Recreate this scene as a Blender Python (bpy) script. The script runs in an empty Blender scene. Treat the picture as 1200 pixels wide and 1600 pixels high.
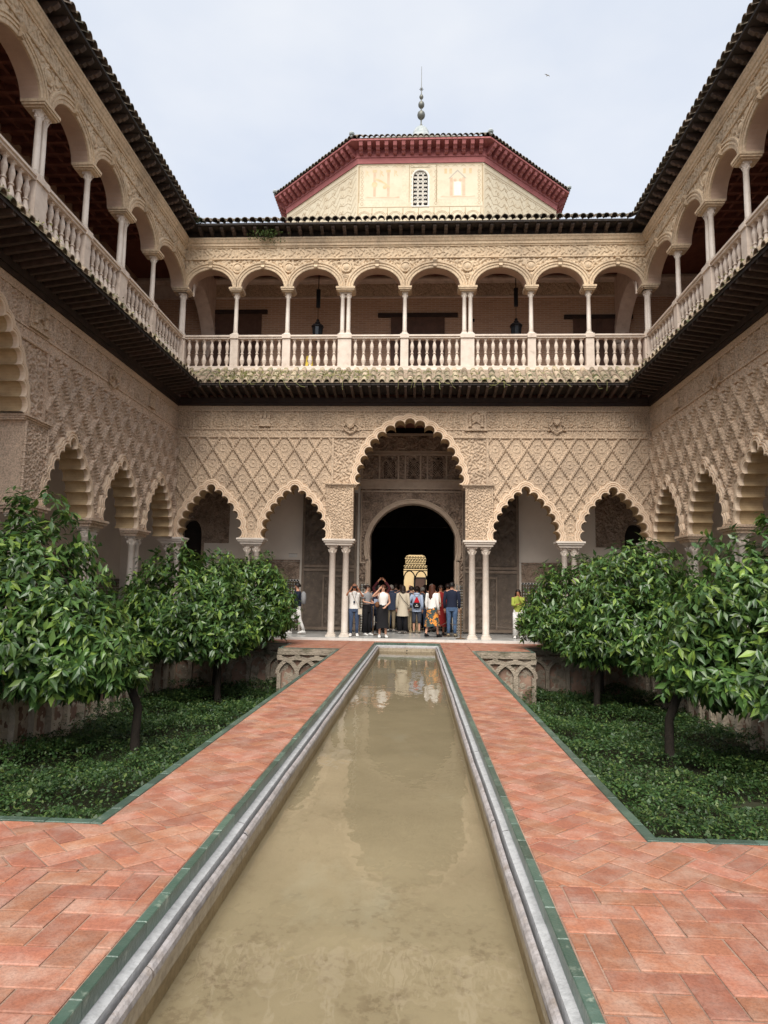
import bpy, bmesh, math, random
import numpy as np
from mathutils import Matrix, Vector, Euler, noise
random.seed(7); RNG = np.random.default_rng(7)
PI = math.pi
sc = bpy.context.scene
col = sc.collection

# ------------------------------------------------------------------ camera
cam_d = bpy.data.cameras.new('camera'); cam = bpy.data.objects.new('camera', cam_d); col.objects.link(cam)
cp, cy, cr = math.radians(6.635), math.radians(2.869), math.radians(0.8526)
fw = Vector((-math.sin(cy)*math.cos(cp), math.cos(cy)*math.cos(cp), math.sin(cp)))
rt0 = Vector((math.cos(cy), math.sin(cy), 0)); up0 = rt0.cross(fw)
rt = math.cos(cr)*rt0 + math.sin(cr)*up0; up = -math.sin(cr)*rt0 + math.cos(cr)*up0
cam.matrix_world = Matrix(((rt.x, up.x, -fw.x, .30), (rt.y, up.y, -fw.y, 0), (rt.z, up.z, -fw.z, 1.55), (0, 0, 0, 1)))
cam_d.sensor_fit = 'VERTICAL'; cam_d.sensor_height = 24; cam_d.sensor_width = 18; cam_d.lens = 24*1070.9/1600
cam_d.clip_start = .05; cam_d.clip_end = 2000
sc.camera = cam

# ------------------------------------------------------------------ world, sun, exposure
SUN_EL, SUN_AZ = math.radians(50), math.radians(187)      # azimuth clockwise from +Y: behind the camera, to its left
w = bpy.data.worlds.new('World'); sc.world = w; w.use_nodes = True
nt = w.node_tree; nt.nodes.clear()
N = nt.nodes.new; L = nt.links.new
out = N('ShaderNodeOutputWorld'); bg = N('ShaderNodeBackground'); bg.inputs[1].default_value = .10
sky = N('ShaderNodeTexSky'); sky.sky_type = 'NISHITA'; sky.sun_disc = False
sky.sun_elevation = SUN_EL; sky.sun_rotation = SUN_AZ; sky.air_density = 1; sky.dust_density = 2
tc = N('ShaderNodeTexCoord'); mp = N('ShaderNodeMapping'); mp.inputs['Scale'].default_value = (1.2, 1.2, 2.4)
nz = N('ShaderNodeTexNoise'); nz.inputs['Scale'].default_value = 1.7; nz.inputs['Detail'].default_value = 5; nz.inputs['Roughness'].default_value = .55
cr_ = N('ShaderNodeValToRGB')
cr_.color_ramp.elements[0].position = .35; cr_.color_ramp.elements[0].color = (2.15, 2.32, 2.62, 1)
cr_.color_ramp.elements[1].position = .68; cr_.color_ramp.elements[1].color = (2.70, 2.75, 2.84, 1)
mx = N('ShaderNodeMix'); mx.data_type = 'RGBA'; mx.inputs[0].default_value = .9
L(tc.outputs['Generated'], mp.inputs[0]); L(mp.outputs[0], nz.inputs[0]); L(nz.outputs[0], cr_.inputs[0])
L(sky.outputs[0], mx.inputs[6]); L(cr_.outputs[0], mx.inputs[7]); L(mx.outputs[2], bg.inputs[0]); L(bg.outputs[0], out.inputs[0])
sd = bpy.data.lights.new('sun', 'SUN'); sun = bpy.data.objects.new('sun', sd); col.objects.link(sun)
sd.energy = 1.5; sd.angle = math.radians(50); sd.color = (1, .95, .87)
sdir = Vector((math.sin(SUN_AZ)*math.cos(SUN_EL), math.cos(SUN_AZ)*math.cos(SUN_EL), math.sin(SUN_EL)))
sun.rotation_euler = sdir.to_track_quat('Z', 'Y').to_euler()
vs = sc.view_settings; vs.view_transform = 'Standard'; vs.look = 'None'; vs.exposure = 1.78; vs.gamma = 1; vs.use_curve_mapping = False
sc.cycles.max_bounces = 9; sc.cycles.diffuse_bounces = 7; sc.cycles.transparent_max_bounces = 6

# ------------------------------------------------------------------ materials
def lin(c):
    return tuple((x/255/12.92 if x/255 <= .04045 else ((x/255+.055)/1.055)**2.4) for x in c) + (1,)
def mat(name, c1, c2=None, scale=3, rough=.8, bump=0, bscale=40, vary=0, spec=.3, metal=0, detail=4, c3=None, s3=.6, t3=(.55, .75), coords='Object', bdist=.02, speck=0, sps=24):
    m = bpy.data.materials.new(name); m.use_nodes = True
    t = m.node_tree; b = t.nodes['Principled BSDF']; n = t.nodes.new; l = t.links.new
    b.inputs['Roughness'].default_value = rough; b.inputs['Specular IOR Level'].default_value = spec; b.inputs['Metallic'].default_value = metal
    c1 = c1 if len(c1) == 4 else c1+(1,)
    cur = None
    tcn = n('ShaderNodeTexCoord')
    if coords == 'World':
        g = n('ShaderNodeNewGeometry'); vec = g.outputs['Position']
    else: vec = tcn.outputs[coords]
    if c2 is not None:
        c2 = c2 if len(c2) == 4 else c2+(1,)
        nn = n('ShaderNodeTexNoise'); nn.inputs['Scale'].default_value = scale; nn.inputs['Detail'].default_value = detail; nn.inputs['Roughness'].default_value = .6
        l(vec, nn.inputs[0])
        rr = n('ShaderNodeMapRange'); rr.inputs[1].default_value = .3; rr.inputs[2].default_value = .7; l(nn.outputs[0], rr.inputs[0])
        mm = n('ShaderNodeMix'); mm.data_type = 'RGBA'; mm.inputs[6].default_value = c1; mm.inputs[7].default_value = c2
        l(rr.outputs[0], mm.inputs[0]); cur = mm.outputs[2]
    if c3 is not None:
        c3 = c3 if len(c3) == 4 else c3+(1,)
        nn = n('ShaderNodeTexNoise'); nn.inputs['Scale'].default_value = s3; nn.inputs['Detail'].default_value = 6; nn.inputs['Roughness'].default_value = .65
        l(vec, nn.inputs[0])
        rr = n('ShaderNodeMapRange'); rr.inputs[1].default_value = t3[0]; rr.inputs[2].default_value = t3[1]; l(nn.outputs[0], rr.inputs[0])
        mm = n('ShaderNodeMix'); mm.data_type = 'RGBA'
        if cur: l(cur, mm.inputs[6])
        else: mm.inputs[6].default_value = c1
        mm.inputs[7].default_value = c3; l(rr.outputs[0], mm.inputs[0]); cur = mm.outputs[2]
    if speck:
        nn = n('ShaderNodeTexNoise'); nn.inputs['Scale'].default_value = sps; nn.inputs['Detail'].default_value = 4; nn.inputs['Roughness'].default_value = .7
        l(vec, nn.inputs[0])
        rr = n('ShaderNodeMapRange'); rr.inputs[1].default_value = .44; rr.inputs[2].default_value = .62; rr.inputs[3].default_value = 1; rr.inputs[4].default_value = 1-speck; l(nn.outputs[0], rr.inputs[0])
        hs = n('ShaderNodeHueSaturation'); l(rr.outputs[0], hs.inputs['Value'])
        if cur: l(cur, hs.inputs['Color'])
        else: hs.inputs['Color'].default_value = c1
        cur = hs.outputs[0]
    if vary:
        g = n('ShaderNodeNewGeometry'); oi = n('ShaderNodeObjectInfo'); a = n('ShaderNodeMath'); a.operation = 'ADD'
        l(g.outputs['Random Per Island'], a.inputs[0]); l(oi.outputs['Random'], a.inputs[1])
        f = n('ShaderNodeMath'); f.operation = 'FRACT'; l(a.outputs[0], f.inputs[0])
        r2 = n('ShaderNodeMapRange'); r2.inputs[3].default_value = 1-vary; r2.inputs[4].default_value = 1+vary; l(f.outputs[0], r2.inputs[0])
        f2 = n('ShaderNodeMath'); f2.operation = 'MULTIPLY'; f2.inputs[1].default_value = 7.31; l(f.outputs[0], f2.inputs[0])
        f3 = n('ShaderNodeMath'); f3.operation = 'FRACT'; l(f2.outputs[0], f3.inputs[0])
        r3 = n('ShaderNodeMapRange'); r3.inputs[3].default_value = .5-vary*.035; r3.inputs[4].default_value = .5+vary*.035; l(f3.outputs[0], r3.inputs[0])
        hs = n('ShaderNodeHueSaturation'); l(r2.outputs[0], hs.inputs['Value']); l(r3.outputs[0], hs.inputs['Hue'])
        if cur: l(cur, hs.inputs['Color'])
        else: hs.inputs['Color'].default_value = c1
        cur = hs.outputs[0]
    if cur: l(cur, b.inputs['Base Color'])
    else: b.inputs['Base Color'].default_value = c1
    if bump:
        nb = n('ShaderNodeTexNoise'); nb.inputs['Scale'].default_value = bscale; nb.inputs['Detail'].default_value = 5
        l(vec, nb.inputs[0])
        bb = n('ShaderNodeBump'); bb.inputs['Strength'].default_value = bump; bb.inputs['Distance'].default_value = bdist
        l(nb.outputs[0], bb.inputs['Height']); l(bb.outputs[0], b.inputs['Normal'])
    return m
M = {}
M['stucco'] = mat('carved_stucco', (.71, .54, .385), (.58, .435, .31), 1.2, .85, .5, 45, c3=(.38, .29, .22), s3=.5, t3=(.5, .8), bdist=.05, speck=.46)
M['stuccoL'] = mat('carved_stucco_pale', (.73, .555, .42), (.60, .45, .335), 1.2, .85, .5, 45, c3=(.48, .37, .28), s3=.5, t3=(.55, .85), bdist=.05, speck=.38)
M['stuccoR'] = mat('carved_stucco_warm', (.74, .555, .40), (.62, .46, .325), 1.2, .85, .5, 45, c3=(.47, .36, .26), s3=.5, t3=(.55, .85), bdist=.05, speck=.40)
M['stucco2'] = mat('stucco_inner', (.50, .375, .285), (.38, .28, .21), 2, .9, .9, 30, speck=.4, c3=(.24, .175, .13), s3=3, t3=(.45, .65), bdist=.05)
M['archmold'] = mat('arch_moulding_stucco', (.76, .60, .45), (.66, .51, .37), 3, .85, .25, 40)
M['portalmold'] = mat('portal_moulding', (.50, .39, .30), (.40, .31, .235), 4, .85, .3, 40)
M['ustone'] = mat('upper_stucco', (.70, .55, .38), (.60, .45, .30), 1.3, .85, .35, 50, c3=(.40, .31, .22), s3=.7, t3=(.46, .70), speck=.26, sps=14)
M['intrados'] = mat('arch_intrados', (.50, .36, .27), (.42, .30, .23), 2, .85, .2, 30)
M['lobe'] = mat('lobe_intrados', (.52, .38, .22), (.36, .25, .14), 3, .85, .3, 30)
M['marble'] = mat('column_marble', (.74, .67, .60), (.62, .54, .46), 3, .45, .1, 20, c3=(.45, .38, .30), s3=5, t3=(.6, .8), spec=.5)
M['rail'] = mat('balustrade_marble', (.72, .62, .53), (.58, .48, .40), 4, .6, .15, 20, c3=(.34, .29, .24), s3=4, t3=(.6, .85))
M['floor'] = mat('floor_marble', (.50, .49, .47), (.38, .38, .37), 2, .25, .05, 20, c3=(.30, .29, .27), s3=4, spec=.5)
M['step'] = mat('white_step', (.72, .69, .65), (.60, .57, .52), 5, .5, .1, 20)
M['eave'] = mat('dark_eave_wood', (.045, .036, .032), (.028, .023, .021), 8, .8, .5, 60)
M['rafter'] = mat('rafter_wood', (.095, .068, .056), (.055, .040, .034), 8, .7, .3, 60, vary=.3)
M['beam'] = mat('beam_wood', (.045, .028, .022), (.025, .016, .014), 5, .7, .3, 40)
M['tile'] = mat('roof_tile_clay', (.46, .36, .26), (.30, .24, .17), 9, .9, .5, 60, vary=.3, c3=(.13, .14, .075), s3=6, t3=(.5, .62), coords='World')
M['tiledark'] = mat('roof_tile_weathered', (.24, .19, .14), (.13, .105, .08), 9, .9, .5, 60, vary=.3, c3=(.07, .07, .05), s3=6, t3=(.5, .62), coords='World')
M['brick'] = mat('terracotta_paver', (.39, .155, .088), (.30, .125, .08), 9, .62, .4, 120, vary=.17, speck=.22, sps=60, c3=(.43, .265, .20), s3=5, t3=(.43, .72), coords='World', bdist=.006, spec=.35)
M['mortar'] = mat('paver_joint', (.42, .27, .20), (.15, .095, .07), 1.6, .95, .5, 60, coords='World')
M['green'] = mat('green_glaze', (.048, .088, .066), (.082, .125, .098), 9, .3, .15, 60, vary=.3, c3=(.26, .30, .24), s3=14, t3=(.58, .72), coords='World', spec=.5)
M['ledge'] = mat('white_marble_ledge', (.50, .505, .51), (.38, .385, .39), 7, .7, .25, 90, speck=.2, sps=30, coords='World')
M['lip'] = mat('pool_lip', (.44, .41, .41), (.33, .29, .27), 7, .7, .3, 80, speck=.3, sps=18, coords='World', c3=(.30, .24, .19), s3=8)
M['poolwall'] = mat('pool_wall', (.44, .37, .27), (.34, .28, .20), 3, .8, .4, 30, coords='World', c3=(.22, .175, .125), s3=7, speck=.2)
M['soil'] = mat('soil', (.035, .028, .016), (.02, .03, .01), 3, .95, .6, 20, c3=(.12, .09, .055), s3=.9, t3=(.6, .75))
M['ground'] = mat('ground', (.16, .14, .11), (.12, .10, .08), .3, .95)
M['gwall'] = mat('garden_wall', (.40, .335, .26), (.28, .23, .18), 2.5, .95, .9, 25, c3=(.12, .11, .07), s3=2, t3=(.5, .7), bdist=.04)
M['gwall2'] = mat('garden_wall_pale', (.70, .60, .47), (.54, .46, .36), 2.5, .95, .9, 25, c3=(.24, .21, .14), s3=2, t3=(.55, .75), bdist=.04)  # paler cream for the long walls, lightened to offset the crowns' shade
M['trunk'] = mat('trunk_bark', (.035, .026, .02), (.02, .016, .012), 12, .9, .7, 40)
M['plaster'] = mat('grey_plaster', (.76, .68, .59), (.68, .60, .52), 1, .8, .1, 12)
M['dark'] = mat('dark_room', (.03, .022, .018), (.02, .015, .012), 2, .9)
M['door'] = mat('old_door_wood', (.15, .115, .09), (.09, .07, .055), 4, .6, .5, 40, c3=(.20, .155, .11), s3=5)
M['doorframe'] = mat('door_frame_wood', (.25, .19, .145), (.16, .12, .09), 4, .6, .5, 40)
M['doorred'] = mat('brown_door_wood', (.13, .07, .05), (.085, .048, .034), 6, .6, .3, 40)
M['ceil'] = mat('ceiling_wood', (.22, .09, .06), (.15, .06, .045), 5, .7, .3, 30)
M['red'] = mat('red_cornice', (.43, .15, .145), (.33, .11, .105), 3, .75, .2, 30)
M['tower'] = mat('tower_plaster', (.74, .66, .50), (.66, .56, .40), .9, .85, .3, 30, speck=.12, sps=9, c3=(.60, .46, .29), s3=1.2, t3=(.55, .8))
M['line'] = mat('paint_line', (.38, .27, .16), (.50, .38, .24), 5, .85)
M['ochre'] = mat('ochre_paint', (.62, .46, .26), (.68, .56, .36), 3, .85)
M['rust'] = mat('rust_paint', (.58, .41, .28), (.66, .52, .38), 3, .85)
M['greypaint'] = mat('grey_paint', (.42, .38, .32), (.55, .50, .40), 3, .85)
M['lattice'] = mat('white_lattice', (.78, .74, .66))
M['lead'] = mat('finial_metal', (.13, .14, .13), (.20, .19, .16), 4, .5, metal=.5)
M['cupola'] = mat('glazed_cupola', (.55, .56, .55), (.22, .27, .27), 3, .35)
M['iron'] = mat('black_iron', (.012, .012, .014), rough=.5)
M['glass'] = mat('lantern_glass', (.025, .03, .035), rough=.15, spec=.6)
M['yellow'] = mat('yellow_plastic', (.80, .60, .05), rough=.5)
M['weed'] = mat('dry_weeds', (.20, .23, .06), (.30, .27, .12), 5, .8, vary=.35)
M['green_weed'] = mat('green_weeds', (.05, .09, .025), (.08, .12, .03), 5, .8, vary=.35)
M['brass'] = mat('post_brass', (.20, .13, .08), rough=.4, metal=.6)
M['warmwall'] = mat('ochre_far_wall', (.90, .68, .36), (.86, .60, .30), 1, .8)
M['azul'] = None

def leafmat(name, a, b, c, gloss, trans=.25):
    m = bpy.data.materials.new(name); m.use_nodes = True
    t = m.node_tree; bs = t.nodes['Principled BSDF']; n = t.nodes.new; l = t.links.new
    g = n('ShaderNodeNewGeometry'); oi = n('ShaderNodeObjectInfo'); ad = n('ShaderNodeMath'); ad.operation = 'ADD'
    l(g.outputs['Random Per Island'], ad.inputs[0]); l(oi.outputs['Random'], ad.inputs[1])
    f = n('ShaderNodeMath'); f.operation = 'FRACT'; l(ad.outputs[0], f.inputs[0])
    cr = n('ShaderNodeValToRGB'); e = cr.color_ramp.elements
    e[0].position = 0; e[0].color = a+(1,); e[1].position = 1; e[1].color = c+(1,)
    x = e.new(.72); x.color = b+(1,)
    l(f.outputs[0], cr.inputs[0]); l(cr.outputs[0], bs.inputs['Base Color'])
    tcg = n('ShaderNodeNewGeometry'); nn = n('ShaderNodeTexNoise'); nn.inputs['Scale'].default_value = 1.3; nn.inputs['Detail'].default_value = 3; l(tcg.outputs['Position'], nn.inputs[0])
    rr = n('ShaderNodeMapRange'); rr.inputs[1].default_value = .35; rr.inputs[2].default_value = .65; rr.inputs[3].default_value = .7; rr.inputs[4].default_value = 1.3; l(nn.outputs[0], rr.inputs[0])
    hv = n('ShaderNodeHueSaturation'); l(cr.outputs[0], hv.inputs['Color']); l(rr.outputs[0], hv.inputs['Value']); l(hv.outputs[0], bs.inputs['Base Color'])
    bs.inputs['Roughness'].default_value = gloss; bs.inputs['Specular IOR Level'].default_value = .55
    tr = n('ShaderNodeBsdfTranslucent'); mxs = n('ShaderNodeMixShader'); mxs.inputs[0].default_value = trans
    hs = n('ShaderNodeHueSaturation'); hs.inputs['Value'].default_value = 1.6; l(cr.outputs[0], hs.inputs['Color']); l(hs.outputs[0], tr.inputs[0])
    o = t.nodes['Material Output']; l(bs.outputs[0], mxs.inputs[1]); l(tr.outputs[0], mxs.inputs[2]); l(mxs.outputs[0], o.inputs[0])
    return m
M['leaf'] = leafmat('orange_leaf', (.040, .092, .026), (.080, .155, .036), (.20, .29, .05), .32, .13)
M['herb'] = leafmat('herb_leaf', (.022, .058, .016), (.05, .105, .026), (.13, .18, .045), .5)

def azulejo():
    m = bpy.data.materials.new('azulejo_tiles'); m.use_nodes = True
    t = m.node_tree; b = t.nodes['Principled BSDF']; n = t.nodes.new; l = t.links.new
    tcn = n('ShaderNodeTexCoord'); mp = n('ShaderNodeMapping'); mp.inputs['Rotation'].default_value = (0, PI/4, 0); l(tcn.outputs['Object'], mp.inputs[0])
    ck = n('ShaderNodeTexChecker'); ck.inputs['Scale'].default_value = 16; ck.inputs[1].default_value = (.50, .47, .42, 1); ck.inputs[2].default_value = (.04, .05, .06, 1)
    l(mp.outputs[0], ck.inputs[0])
    vo = n('ShaderNodeTexVoronoi'); vo.inputs['Scale'].default_value = 9; vo.inputs['Randomness'].default_value = 0; l(tcn.outputs['Object'], vo.inputs[0])
    gt = n('ShaderNodeMath'); gt.operation = 'GREATER_THAN'; gt.inputs[1].default_value = .42; l(vo.outputs[0], gt.inputs[0])
    mm = n('ShaderNodeMix'); mm.data_type = 'RGBA'; mm.inputs[7].default_value = (.10, .07, .035, 1); l(gt.outputs[0], mm.inputs[0]); l(ck.outputs[0], mm.inputs[6])
    l(mm.outputs[2], b.inputs['Base Color']); b.inputs['Roughness'].default_value = .3
    return m
M['azul'] = azulejo()
def brickwall():
    m = bpy.data.materials.new('gallery_brickwork'); m.use_nodes = True
    t = m.node_tree; b = t.nodes['Principled BSDF']; n = t.nodes.new; l = t.links.new
    tcn = n('ShaderNodeTexCoord'); sp = n('ShaderNodeSeparateXYZ'); cb = n('ShaderNodeCombineXYZ'); l(tcn.outputs['Object'], sp.inputs[0]); l(sp.outputs[0], cb.inputs[0]); l(sp.outputs[2], cb.inputs[1])
    br = n('ShaderNodeTexBrick'); br.inputs['Scale'].default_value = 1; br.inputs['Brick Width'].default_value = .30; br.inputs['Row Height'].default_value = .075
    br.inputs['Mortar Size'].default_value = .012; br.inputs['Color1'].default_value = (.52, .33, .22, 1); br.inputs['Color2'].default_value = (.42, .26, .175, 1); br.inputs['Mortar'].default_value = (.55, .43, .33, 1)
    l(cb.outputs[0], br.inputs[0]); l(br.outputs[0], b.inputs['Base Color']); b.inputs['Roughness'].default_value = .9
    bb = n('ShaderNodeBump'); bb.inputs['Strength'].default_value = .6; bb.inputs['Distance'].default_value = .02; bb.invert = True
    l(br.outputs['Fac'], bb.inputs['Height']); l(bb.outputs[0], b.inputs['Normal'])
    return m
M['brickwall'] = brickwall()
def watermat():
    m = bpy.data.materials.new('pool_water'); m.use_nodes = True
    t = m.node_tree; t.nodes.clear(); n = t.nodes.new; l = t.links.new
    o = n('ShaderNodeOutputMaterial'); gl = n('ShaderNodeBsdfGlossy'); gl.inputs['Roughness'].default_value = .015
    tr = n('ShaderNodeBsdfTransparent'); tr.inputs[0].default_value = (.90, .88, .82, 1)
    fr = n('ShaderNodeFresnel'); fr.inputs[0].default_value = 1.38; ms = n('ShaderNodeMixShader')
    g = n('ShaderNodeNewGeometry'); mp = n('ShaderNodeMapping'); mp.inputs['Scale'].default_value = (1.6, .8, 1); l(g.outputs['Position'], mp.inputs[0])
    nn = n('ShaderNodeTexNoise'); nn.inputs['Scale'].default_value = 2.2; nn.inputs['Detail'].default_value = 3; l(mp.outputs[0], nn.inputs[0])
    bb = n('ShaderNodeBump'); bb.inputs['Strength'].default_value = .12; bb.inputs['Distance'].default_value = .05; l(nn.outputs[0], bb.inputs['Height'])
    l(bb.outputs[0], gl.inputs['Normal']); l(bb.outputs[0], fr.inputs['Normal'])
    l(fr.outputs[0], ms.inputs[0]); l(tr.outputs[0], ms.inputs[1]); l(gl.outputs[0], ms.inputs[2]); l(ms.outputs[0], o.inputs[0])
    return m
M['water'] = watermat()
def poolfloor():
    m = bpy.data.materials.new('pool_floor'); m.use_nodes = True
    t = m.node_tree; b = t.nodes['Principled BSDF']; n = t.nodes.new; l = t.links.new
    g = n('ShaderNodeNewGeometry')
    def noi(s, d, mapscale=(1, 1, 1), lo=.3, hi=.7, r=.6):
        mp = n('ShaderNodeMapping'); mp.inputs['Scale'].default_value = mapscale; l(g.outputs['Position'], mp.inputs[0])
        nn = n('ShaderNodeTexNoise'); nn.inputs['Scale'].default_value = s; nn.inputs['Detail'].default_value = d; nn.inputs['Roughness'].default_value = r; l(mp.outputs[0], nn.inputs[0])
        rr = n('ShaderNodeMapRange'); rr.inputs[1].default_value = lo; rr.inputs[2].default_value = hi; l(nn.outputs[0], rr.inputs[0]); return rr.outputs[0]
    def mix(f, a, bcol):
        mm = n('ShaderNodeMix'); mm.data_type = 'RGBA'; l(f, mm.inputs[0])
        if hasattr(a, 'is_linked') or not isinstance(a, tuple): l(a, mm.inputs[6])
        else: mm.inputs[6].default_value = a
        mm.inputs[7].default_value = bcol; return mm.outputs[2]
    c = mix(noi(1.1, 5), (.46, .395, .28, 1), (.365, .31, .215, 1))
    c = mix(noi(.8, 6, (1, .5, 1), .55, .8), c, (.54, .52, .43, 1))
    # sediment flecks, thicker in one stretch of the basin near this end
    sp = n('ShaderNodeSeparateXYZ'); l(g.outputs['Position'], sp.inputs[0])
    r1 = n('ShaderNodeMapRange'); r1.inputs[1].default_value = 5.2; r1.inputs[2].default_value = 3.6; l(sp.outputs[1], r1.inputs[0])
    fl = noi(16, 6, (1, .8, 1), .50, .57, .75); mu = n('ShaderNodeMath'); mu.operation = 'MULTIPLY'; l(fl, mu.inputs[0]); l(r1.outputs[0], mu.inputs[1])
    pat = noi(2.2, 4, (1, 1, 1), .46, .60); mu2 = n('ShaderNodeMath'); mu2.operation = 'MULTIPLY'; l(mu.outputs[0], mu2.inputs[0]); l(pat, mu2.inputs[1])
    c = mix(mu2.outputs[0], c, (.29, .235, .16, 1))
    l(c, b.inputs['Base Color']); b.inputs['Roughness'].default_value = .9
    return m
M['poolfloor'] = poolfloor()

# ------------------------------------------------------------------ mesh helpers
class MB:
    def __init__(s): s.v = []; s.f = []; s.n = 0
    def add(s, vs, fs):
        b = s.n; s.v.extend(vs); s.n += len(vs); s.f.extend([tuple(i+b for i in f) for f in fs])
    def box(s, x0, x1, y0, y1, z0, z1, rot=None, ctr=None):
        vs = [(x, y, z) for x in (x0, x1) for y in (y0, y1) for z in (z0, z1)]
        if rot is not None: vs = [tuple(rot @ Vector(p) + (ctr or Vector())) for p in vs]
        s.add(vs, [(0, 1, 3, 2), (4, 6, 7, 5), (0, 4, 5, 1), (2, 3, 7, 6), (0, 2, 6, 4), (1, 5, 7, 3)])
    def lathe(s, prof, cx=0, cy=0, n=12, cap=True, sq=False):
        # prof: list of (r, z)
        vs = []
        for r, z in prof:
            for k in range(n):
                a = 2*PI*(k+.5)/n
                vs.append((cx+r*math.cos(a), cy+r*math.sin(a), z))
        fs = [(i*n+k, i*n+(k+1) % n, (i+1)*n+(k+1) % n, (i+1)*n+k) for i in range(len(prof)-1) for k in range(n)]
        if cap: fs += [tuple(range(n))[::-1], tuple((len(prof)-1)*n+k for k in range(n))]
        s.add(vs, fs)
    def tube(s, pts, rad, n=6, cap=True):
        pts = [Vector(p) for p in pts]; rs = rad if isinstance(rad, (list, tuple)) else [rad]*len(pts)
        vs = []; pu = None
        for i, p in enumerate(pts):
            d = (pts[min(i+1, len(pts)-1)]-pts[max(i-1, 0)])
            if d.length < 1e-9: d = Vector((0, 0, 1))
            d.normalize()
            u = d.cross(Vector((0, 0, 1)) if abs(d.z) < .95 else Vector((1, 0, 0))).normalized()
            if pu is not None:
                u2 = pu - d*pu.dot(d)
                if u2.length > 1e-4: u = u2.normalized()
            pu = u; v = d.cross(u)
            for k in range(n):
                a = 2*PI*k/n; vs.append(tuple(p+(u*math.cos(a)+v*math.sin(a))*rs[i]))
        fs = [(i*n+k, i*n+(k+1) % n, (i+1)*n+(k+1) % n, (i+1)*n+k) for i in range(len(pts)-1) for k in range(n)]
        if cap: fs += [tuple(range(n))[::-1], tuple((len(pts)-1)*n+k for k in range(n))]
        s.add(vs, fs)
    def loft(s, rows, closed=False):
        n = len(rows[0]); vs = [p for r in rows for p in r]
        m = n if closed else n-1
        s.add(vs, [(i*n+k, i*n+(k+1) % n, (i+1)*n+(k+1) % n, (i+1)*n+k) for i in range(len(rows)-1) for k in range(m)])
    def prism(s, poly, y0, y1):
        # poly in (x,z), extruded along y
        n = len(poly); vs = [(x, y0, z) for x, z in poly]+[(x, y1, z) for x, z in poly]
        s.add(vs, [tuple(range(n)), tuple(range(2*n-1, n-1, -1))]+[(k, (k+1) % n, n+(k+1) % n, n+k) for k in range(n)])
    def mesh(s, name, m, smooth=False):
        me = bpy.data.meshes.new(name); me.from_pydata(s.v, [], s.f); me.materials.append(m)
        if smooth: me.polygons.foreach_set('use_smooth', [True]*len(me.polygons))
        me.update(); return me
    def build(s, name, m, parent=None, smooth=False, **kw):
        return link(name, s.mesh(name, m, smooth), parent, **kw)
def link(name, me, parent=None, loc=None, rot=None, scale=None, mtx=None, **kw):
    o = bpy.data.objects.new(name, me); col.objects.link(o)
    if parent: o.parent = parent
    if mtx is not None: o.matrix_local = mtx
    else:
        if loc is not None: o.location = loc
        if rot is not None: o.rotation_euler = rot
        if scale is not None: o.scale = scale
    for k, v in kw.items(): o[k] = v
    return o
def thing(name, label, cat, loc=(0, 0, 0), rz=0, group=None):
    o = bpy.data.objects.new(name, None); col.objects.link(o); o.location = loc; o.rotation_euler = (0, 0, rz); o.empty_display_size = .2
    o['label'] = label; o['category'] = cat
    if group: o['group'] = group
    return o
def np_mesh(name, V, F, m, smooth=False):
    me = bpy.data.meshes.new(name); nv = len(V); nf, k = F.shape
    me.vertices.add(nv); me.vertices.foreach_set('co', np.ascontiguousarray(V, dtype=np.float32).ravel())
    me.loops.add(nf*k); me.loops.foreach_set('vertex_index', F.astype(np.int32).ravel())
    me.polygons.add(nf); me.polygons.foreach_set('loop_start', np.arange(0, nf*k, k, dtype=np.int32))
    if smooth: me.polygons.foreach_set('use_smooth', np.ones(nf, dtype=bool))
    me.materials.append(m); me.update(calc_edges=True); return me

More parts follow.
